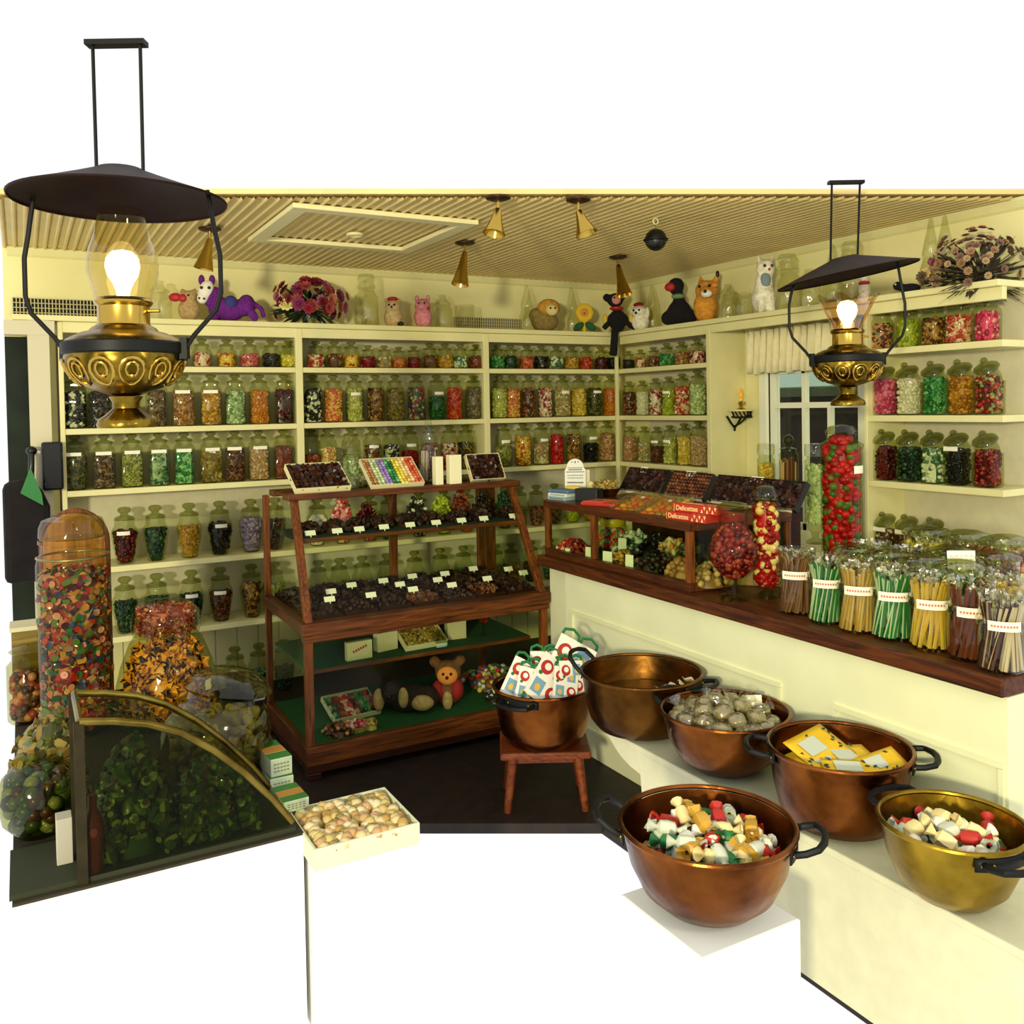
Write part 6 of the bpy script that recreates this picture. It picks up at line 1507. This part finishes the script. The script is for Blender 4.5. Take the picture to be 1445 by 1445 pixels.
# ================================================================== jars standing on the sales counter
CT = CZ+.0005
def cj(px, py, z=CT): p = at(px, py, 'z', CZ); return (p.x, p.y, z)
RING = glassmat('ring_glass', tint=(.86, .9, .72), amt=.6, base=.10, power=1.8)
BR_ = 12
def stick_jar(pos, col, label, group, lab=True, individual=None, seed=0, lid=False, scale=1, tips=True):
    """waisted glass jar: sticks flare below the ring, wrapped tips crowd above it"""
    t = thing('stick_candy_jar', label, 'jar', pos, R(-52), group); t.scale = (scale,)*3
    H_ = .215
    if ('sj', lid) not in _G:
        MBb = MB().lathe([(0, .003), (.054, 0), (.060, .008), (.059, .10), (.057, .118), (.063, .122), (.065, .130), (.063, .138), (.057, .142), (.059, .20), (.062, .21), (.060, .214)], 28)
        _G[('sj', lid)] = (MBb.mesh('glass_body', glassmat('stick_jar_glass', tint=(.84, .86, .68), amt=.7, base=.03, power=2.4)), MB().lathe([(0, .232), (.03, .231), (.058, .222), (.066, .216), (.066, .209), (.061, .207)], 28).mesh('lid', GLASSD))
        a = 1.25; rr = .0662
        _G['sjl'] = MB().quadstrip([[(rr*math.sin(-a/2+a*i/10), -rr*math.cos(-a/2+a*i/10), .117+.026*j) for i in range(11)] for j in (0, 1)]).mesh('label', LABEL)
        mb = MB()
        for k in range(9):
            aa = -.5+k*.115; r2 = .0668
            mb.add([(r2*math.sin(aa+u), -r2*math.cos(aa+u), .127+v) for u, v in ((0, 0), (.08, 0), (.08, .006), (0, .006))], [(0, 1, 2, 3)])
        _G['sjt'] = mb.mesh('red_print', mat('label_red', (196, 110, 80), .7))
    link_mesh('glass_body', _G[('sj', lid)][0], t)
    if lid: link_mesh('lid', _G[('sj', lid)][1], t)
    if lab:
        lo = link_mesh('label', _G['sjl'], t); lp = link_mesh('red_print', _G['sjt'], lo)
    g = random.Random(seed); n = 30
    def one(mb, i, X=None):
        a = 2*PI*i/n*1.0+g.uniform(-.1, .1); tw = g.uniform(.1, .7); r0 = g.uniform(.047, .055) if i % 3 else g.uniform(.02, .042)
        p0 = Vector((r0*math.cos(a), r0*math.sin(a), .008)); p1 = Vector((.037*math.cos(a+tw), .037*math.sin(a+tw), .125)); p2 = Vector((.050*math.cos(a+tw*1.4), .050*math.sin(a+tw*1.4), g.uniform(.175, .192)))
        return [p0, p1, p2]
    tipm = glassmat('wrapper_tip', tint=(.86, .84, .66), amt=.6, base=.22, rough=.25, power=1.2, waves=60)
    if individual:
        for i in range(n):
            pts = one(None, i)
            o = MB().tube(pts, .0056, 7).build('candy_stick', CM(col))
            o.parent = None
            o.matrix_world = Matrix.Translation(pos) @ Matrix.Rotation(R(-52), 4, 'Z') @ Matrix.Scale(scale, 4)
            tag(o, individual, 'candy stick', f'candy sticks in the {group} jar {seed}')
    else:
        mb = MB()
        for i in range(n): mb.tube(one(mb, i), .0068, 6)
        o = mb.build('candy_sticks', CM(col), t); o['kind'] = 'stuff'
    mb = MB()
    for i in range(80):
        a = g.uniform(0, 6.28); r_ = .056*math.sqrt(g.random()); z = .178+g.uniform(0, .036)
        q = rrot(g); X_ = Matrix.Translation((r_*math.cos(a), r_*math.sin(a), z)) @ q.to_matrix().to_4x4()
        mb.add([(-.006, -.004, 0), (.006, -.005, .001), (.009, .005, .002), (-.008, .006, -.001)], [(0, 1, 2, 3)], False, X_)
    o = mb.build('wrapper_tips', tipm, t); o['kind'] = 'stuff'
    return t
CANDY = {'brown and cream': [(110, 66, 36), (206, 170, 120), (90, 50, 26), (150, 100, 60)], 'green': [(20, 110, 50), (60, 150, 80), (190, 210, 170), (30, 96, 44)], 'straw gold': [(196, 160, 80), (220, 190, 120), (170, 130, 56), (230, 210, 150)],
         'deep gold': [(200, 160, 50), (216, 180, 80), (176, 136, 40)], 'brown': [(110, 50, 24), (140, 80, 46), (90, 40, 20), (120, 64, 40)], 'dark': [(70, 30, 24), (190, 170, 150), (50, 24, 18)]}
for k_, v_ in CANDY.items(): PAL['sticks '+k_] = v_
FRONT = [(1121, 872, 'brown and cream', 'brown and cream striped', 1), (1164, 885, 'green', 'green striped', .98), (1209, 898, 'straw gold', 'straw-coloured', 1.0), (1257, 908, 'green', 'green and white', 1.0), (1311, 922, 'deep gold', 'golden', 1.0), (1368, 937, 'brown', 'brown', 1.02)]
wh = ['beside the tall red jar', 'second from the red jar', 'third from the red jar', 'fourth from the red jar', 'fifth from the red jar', 'sixth from the red jar']
for i, (px, py, col, ds, sc_) in enumerate(FRONT):
    p = at(px, py-8, 'z', CZ); pos = (max(p.x, -1.31)+.012, p.y, CT)
    stick_jar(pos, 'sticks '+col, f'jar of {ds} candy sticks, counter front, {wh[i]}', 'front row stick', True, f'{ds} candy stick in front jar {wh[i]}', i, False, sc_*1.06)
stick_jar((-1.30, -3.545, CT), 'sticks dark', 'jar of dark sticks at the near end of the counter front', 'front row stick', True, None, 31, False, 1.0)
# second row, lidded
SECOND = [((-1.155, -2.94), 'straw gold', 'gold-lidded jar of straw-coloured sticks behind the green front jar'), ((-1.15, -3.065), 'straw gold', 'lidded stick jar behind the straw-coloured front jar'), ((-1.15, -3.19), 'brown and cream', 'lidded stick jar behind the green and white front jar'), ((-1.15, -3.32), 'green', 'wide-lidded jar behind the golden front jar'), ((-1.14, -3.44), 'deep gold', 'stick jar with wrapped tips behind the brown front jar')]
for i, ((x, y), col, lb) in enumerate(SECOND): stick_jar((x, y, CT), 'sticks '+col, lb, 'second row stick', True, None, 50+i, i != 4, 1.08)
THIRD = [((-.97, -2.86), 'green', 'jar of green sticks beside the tall red and green jar'), ((-.96, -3.0), 'dark', 'jar of dark green and white sticks in the third row'), ((-.95, -3.16), 'green', 'jar of green sticks behind the white card'), ((-.93, -3.30), 'brown', 'jar of brown sticks at the right edge of the third row')]
PAL['sticks dark'] = [(20, 44, 30), (190, 200, 170), (16, 30, 22), (40, 70, 50)]
for i, ((x, y), col, lb) in enumerate(THIRD): stick_jar((x, y, CT), 'sticks '+col, lb, 'third row stick', i < 2, None, 70+i, i > 1, 1.1)
FOURTH = [((-.83, -2.98), 'lemon yellow', 'lidded jar of yellow sticks at the counter back'), ((-.82, -3.12), 'red brown', 'lidded jar of reddish brown sticks at the counter back'), ((-.82, -3.26), 'red and orange', 'lidded jar of orange-red sticks at the counter back right')]
for i, ((x, y), col, lb) in enumerate(FOURTH): stick_jar((x, y, CT), col, lb, 'rear row stick', True, None, 90+i, True, 1.25)
o = MB().box((0, 0, .05), (.085, .002, .10)).build('notice_card', PAPER); p = at(1358, 800, 'x', -1.03); o.location = (p.x, p.y, p.z-.05); o.rotation_euler = (R(-6), 0, R(-34)); tag(o, 'white handwritten card propped among the stick jars', 'card')
mb = MB(); g = random.Random(3)
for r_ in range(7):
    for k in range(5): mb.box((-.03+k*.015, -.0016, .018+r_*.011), (.011*g.uniform(.5, 1), .001, .003))
w_ = mb.build('faint_writing', mat('faint_ink', (196, 190, 150), .8), o)
# tall jar of red and green sweets
t = thing('tall_candy_jar', 'very tall cylindrical jar of bright red and green sweets on the counter', 'jar', (-.885, -2.62, CT))
p = at(1189, 826, 'z', CZ); t.location = (p.x, p.y, CT); k = ppm((p.x, p.y, 1.15)); hh = 228/k; rr = 28/k
pr = [(0, .004), (rr*.9, 0), (rr, .012), (rr, hh*.84), (rr*1.06, hh*.86), (rr*1.06, hh*.875), (rr*.72, hh*.90), (rr*.70, hh*.93), (rr*.76, hh*.935)]
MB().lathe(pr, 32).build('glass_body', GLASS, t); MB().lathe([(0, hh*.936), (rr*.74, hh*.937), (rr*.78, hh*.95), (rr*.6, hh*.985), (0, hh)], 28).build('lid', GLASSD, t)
o = pile(lambda z: rr-.004 if z < hh*.86 else rr*.68, .012, hh*.9, 430, .032, 'drop', 41).build('sweets', CM('red and green'), t); o['kind'] = 'stuff'
a = .8; r2 = rr+.0015
MB().quadstrip([[(r2*math.sin(a*(i/8-.5)+.15), -r2*math.cos(a*(i/8-.5)+.15), hh*.70+.03*j) for i in range(9)] for j in (0, 1)]).build('label', LABEL, t)
# tall footed jar of red and cream sweets
p = at(1085, 842, 'z', CZ); t = thing('tall_candy_jar', 'tall footed jar of red and cream gummy rings on the counter front', 'jar', (p.x-.01, p.y, CT)); k = ppm((p.x, p.y, 1.1)); hh = 158/k; rr = 19/k
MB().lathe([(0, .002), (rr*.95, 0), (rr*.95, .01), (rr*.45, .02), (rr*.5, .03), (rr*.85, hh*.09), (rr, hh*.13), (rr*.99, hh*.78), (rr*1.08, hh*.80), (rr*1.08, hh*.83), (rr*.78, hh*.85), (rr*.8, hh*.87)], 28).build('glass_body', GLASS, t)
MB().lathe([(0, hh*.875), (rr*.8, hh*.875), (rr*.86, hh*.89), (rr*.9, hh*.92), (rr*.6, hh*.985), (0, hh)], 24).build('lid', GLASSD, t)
o = pile(lambda z: rr*.96 if z > hh*.13 else rr*.85, hh*.10, hh*.80, 230, .030, 'drop', 43).build('gummy_rings', CM('red and cream'), t); o['kind'] = 'stuff'
# round footed jar of ruby sweets
p = at(1030, 846, 'z', CZ); q = Vector((p.x+.02, p.y-.0, 0)); t = thing('round_candy_jar', 'round footed glass jar of ruby red sweets on the counter', 'jar', (q.x, q.y, CT)); k = ppm((q.x, q.y, 1.0)); hh = 138/k; rr = 36/k
bp_ = [(0, .002), (rr*.62, 0), (rr*.62, .008), (rr*.3, hh*.06), (rr*.26, hh*.15), (rr*.30, hh*.205), (rr*.55, hh*.265), (rr*.80, hh*.33), (rr*.96, hh*.41), (rr, hh*.49), (rr*.96, hh*.57), (rr*.82, hh*.65), (rr*.62, hh*.72), (rr*.56, hh*.77), (rr*.56, hh*.90), (rr*.64, hh*.93)]
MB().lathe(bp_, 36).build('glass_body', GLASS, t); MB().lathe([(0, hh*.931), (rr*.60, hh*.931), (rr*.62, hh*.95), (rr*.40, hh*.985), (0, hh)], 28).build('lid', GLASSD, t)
o = pile(lerp_prof([(r_-.005, z) for r_, z in bp_[5:]]), hh*.215, hh*.73, 460, .024, 'drop', 47).build('sweets', CM('ruby'), t); o['kind'] = 'stuff'
# jars before the window
def wj(px, py, z): return at(px, py, 'z', z)
t = thing('window_ledge', 'cream ledge table before the window carrying footed jars', 'table', (-.12, -1.62, 0)); MB().span((-.20, -.40, .86), (.32, .34, .89)).build('top', CREAM, t, bevel=.003); MB().span((-.18, -.38, 0), (.30, .32, .86)).build('base', CREAM, t)
lz = .8905
def tall(label, px, top, bot, w_, pal, shp, foot, lidk, sticks=False, sd=0, x=-.12):
    q = at(px, (top+bot)/2, 'x', x); k = ppm(q); rr = w_/2/k; z1_ = at(px, top, 'x', x).z; t = thing('window_candy_jar', label, 'jar', (x, q.y, lz)); hh = z1_-lz
    b_ = [(0, .002), (rr*.9, 0), (rr*.9, .012), (rr*.35, .03), (rr*.4, .05), (rr*.9, .09), (rr, .12)] if foot else [(0, .003), (rr*.95, 0), (rr, .01)]
    b_ += [(rr, hh*.78), (rr*1.05, hh*.8), (rr*.8, hh*.83), (rr*.8, hh*.85)]
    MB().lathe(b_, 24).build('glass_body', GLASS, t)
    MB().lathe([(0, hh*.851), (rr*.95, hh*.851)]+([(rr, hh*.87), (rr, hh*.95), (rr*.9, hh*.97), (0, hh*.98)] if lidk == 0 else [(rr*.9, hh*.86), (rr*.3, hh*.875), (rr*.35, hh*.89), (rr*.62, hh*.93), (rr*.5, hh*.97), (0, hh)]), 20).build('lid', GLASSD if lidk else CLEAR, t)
    z0 = .10 if foot else .008
    if sticks:
        mb = MB(); g = random.Random(sd)
        for i in range(24): 
            a = 2*PI*i/24; mb.tube([((rr-.008)*math.cos(a), (rr-.008)*math.sin(a), z0), ((rr-.008)*math.cos(a+.1), (rr-.008)*math.sin(a+.1), hh*g.uniform(.7, .78))], .007, 6)
    else: mb = pile(lambda z: rr-.003, z0, hh*.74, int(150*hh/.3), .024, shp, sd)
    o = mb.build('sweets', CM(pal), t); o['kind'] = 'stuff'
tall('jar of golden sweets standing left of the window before the pale wall', 1081, 622, 720, 24, 'gold yellow', 'drop', False, 0, sd=1)
tall('tall jar of long striped sticks with pointed stopper before the window', 1113, 612, 735, 26, 'sticks brown and cream', 'drop', False, 1, True, 2)
tall('footed jar of pale green sweets with flat white lid before the window', 1150, 622, 745, 28, 'pale mint', 'oval', True, 0, sd=3)
# things on top of the display case
dz = TOPZ-.0035
def on_case(px, py): return at(px, py, 'z', TOPZ)
cup = candymat('choc_cups', [(40, 20, 10), (56, 28, 14), (30, 14, 8), (70, 40, 20)], .3)
BX = mat('box_cream', (232, 222, 160), .6)
p = on_case(440, 690); open_box('chocolate_box', 'tilted open white box of dark chocolates on the case top at left', 'box', (p.x+.005, -.855, dz), R(2), R(33), .275, .20, .03, BX, cup, 11, 8, 'chunk', .024)
p = on_case(556, 686); open_box('candy_box', 'tilted open box of colourful striped candies on the case top', 'box', (p.x, -.855, dz), R(2), R(38), .285, .20, .025, BX, None, 15, 10, 'drop', .02, stripes=[CM('tan brown'), CM('pale mint'), CM('lilac'), CM('bright green'), CM('lemon yellow'), CM('cream and orange'), CM('orange red')])
bpy.data.objects[-1]
p = on_case(675, 676); open_box('chocolate_box', 'upright open box of dark chocolates on the case top at right', 'box', (p.x-.01, -.82, dz), R(4), R(62), .205, .15, .028, BX, cup, 9, 7, 'chunk', .022)
for i, (px, w_, h_) in enumerate(((618, .042, .145), (637, .068, .150))):
    q = on_case(px, 683-2*i); plain_box('white_carton', ['narrow white carton standing upright on the case top', 'wider white carton standing upright on the case top'][i], 'box', (q.x, -.84, dz), (w_, .045, h_), mat('carton_white', (240, 232, 180), .6), rz=.05, group='white cartons')
def spire_jar(label, px, y_, h, r_, sticks):
    q = at(px, 680, 'y', y_); t = thing('pointed_glass_jar', label, 'jar', (q.x, y_, dz))
    MB().lathe([(0, .003), (r_*.9, 0), (r_, .01), (r_, h*.50), (r_*.75, h*.56), (r_*.7, h*.6)], 24).build('glass_body', CLEAR, t)
    MB().lathe([(r_*.8, h*.6), (r_*.86, h*.63), (r_*.5, h*.80), (r_*.2, h*.94), (0, h)], 24).build('lid', CLEAR, t)
    if sticks:
        mb = MB(); g = random.Random(2)
        for i in range(16):
            a = 2*PI*i/16; mb.tube([((r_-.01)*math.cos(a), (r_-.01)*math.sin(a), .01), ((r_-.01)*math.cos(a+.1), (r_-.01)*math.sin(a+.1), h*g.uniform(.4, .5))], .006, 6)
        o = mb.build('candy_sticks', CM('sticks dark'), t); o['kind'] = 'stuff'
    else:
        o = pile(lambda z: r_-.006, .008, h*.34, 60, .024, 'oval', 4).build('sweets', CM('pale mint'), t); o['kind'] = 'stuff'
spire_jar('pointed clear jar of sticks standing at the back of the case top', 606, -.60, .36, .052, True)
spire_jar('clear pointed jar of pale sweets between the two left boxes on the case top', 497, -.62, .27, .062, False)
t = thing('glass_dish', 'small clear glass dish between the two left boxes on the case top', 'dish', (on_case(501, 690).x, -.80, dz)); MB().lathe([(0, .002), (.02, 0), (.03, .012), (.036, .035), (.034, .035), (.026, .012), (0, .006)], 20).build('bowl', CLEAR, t)
# kraft paper block and bag between the jars
t = thing('paper_bag', 'folded tan paper bag leaning behind the tall jars on the counter', 'bag', (-.965, -2.40, CT), R(-48))
MB().prism([(-.17, 0), (.17, 0), (.17, .07), (.02, .15), (-.12, .155), (-.17, .13)], -.05, .05, 'xz').build('bag', mat('kraft_paper', (140, 118, 56), .8, noise=.15, nscale=10), t, bevel=.006)
# plush toys on the case bottom
p = at(566, 995, 'z', zb)
t = plush('plush_dog', 'dark brown plush dog with tan ears on the case bottom', 'plush toy', (p.x, -1.02, zb), FACE, sc=1.25, m=fur('dark_brown_fur', (36, 22, 14)), blobs=[((0, 0, .05), (.08, .06, .055)), ((-.06, -.03, .085), (.05, .045, .045)), ((.07, .0, .05), (.05, .05, .045))])
TANF = fur('tan_ear', (170, 140, 90))
patch(t, 'ear', TANF, [((-.105, -.05, .06), (.022, .02, .045))]); patch(t, 'ear', TANF, [((-.01, -.06, .07), (.02, .018, .04))]); patch(t, 'belly', TANF, [((.06, -.045, .045), (.045, .03, .03))]); patch(t, 'eye', EYE_, [((-.075, -.074, .095), .006)]); patch(t, 'nose', NOSE, [((-.06, -.078, .08), .009)])
p = at(622, 985, 'z', zb)
t = plush('plush_bear', 'plush bear with orange face and red vest on the case bottom', 'plush toy', (p.x, -1.03, zb), FACE, sc=1.2, m=fur('bear_brown', (110, 70, 36)), blobs=[((0, 0, .055), (.055, .05, .06)), ((.0, -.01, .135), (.055, .05, .05)), ((-.055, 0, .175), .024), ((.05, 0, .18), .022)])
patch(t, 'face', mat('bear_face', (214, 130, 56), .9), [((.0, -.048, .13), (.042, .02, .038))]); patch(t, 'vest', mat('vest_red', (140, 24, 24), .8), [((.035, -.02, .065), (.03, .035, .045)), ((-.04, -.02, .06), (.028, .035, .045))]); patch(t, 'paw', TANF, [((.0, -.055, .03), (.022, .02, .04))])
for e in ((-.015, -.068, .142), (.016, -.068, .142)): patch(t, 'eye', EYE_, [(e, .006)])
patch(t, 'nose', NOSE, [((0, -.072, .128), .007)])
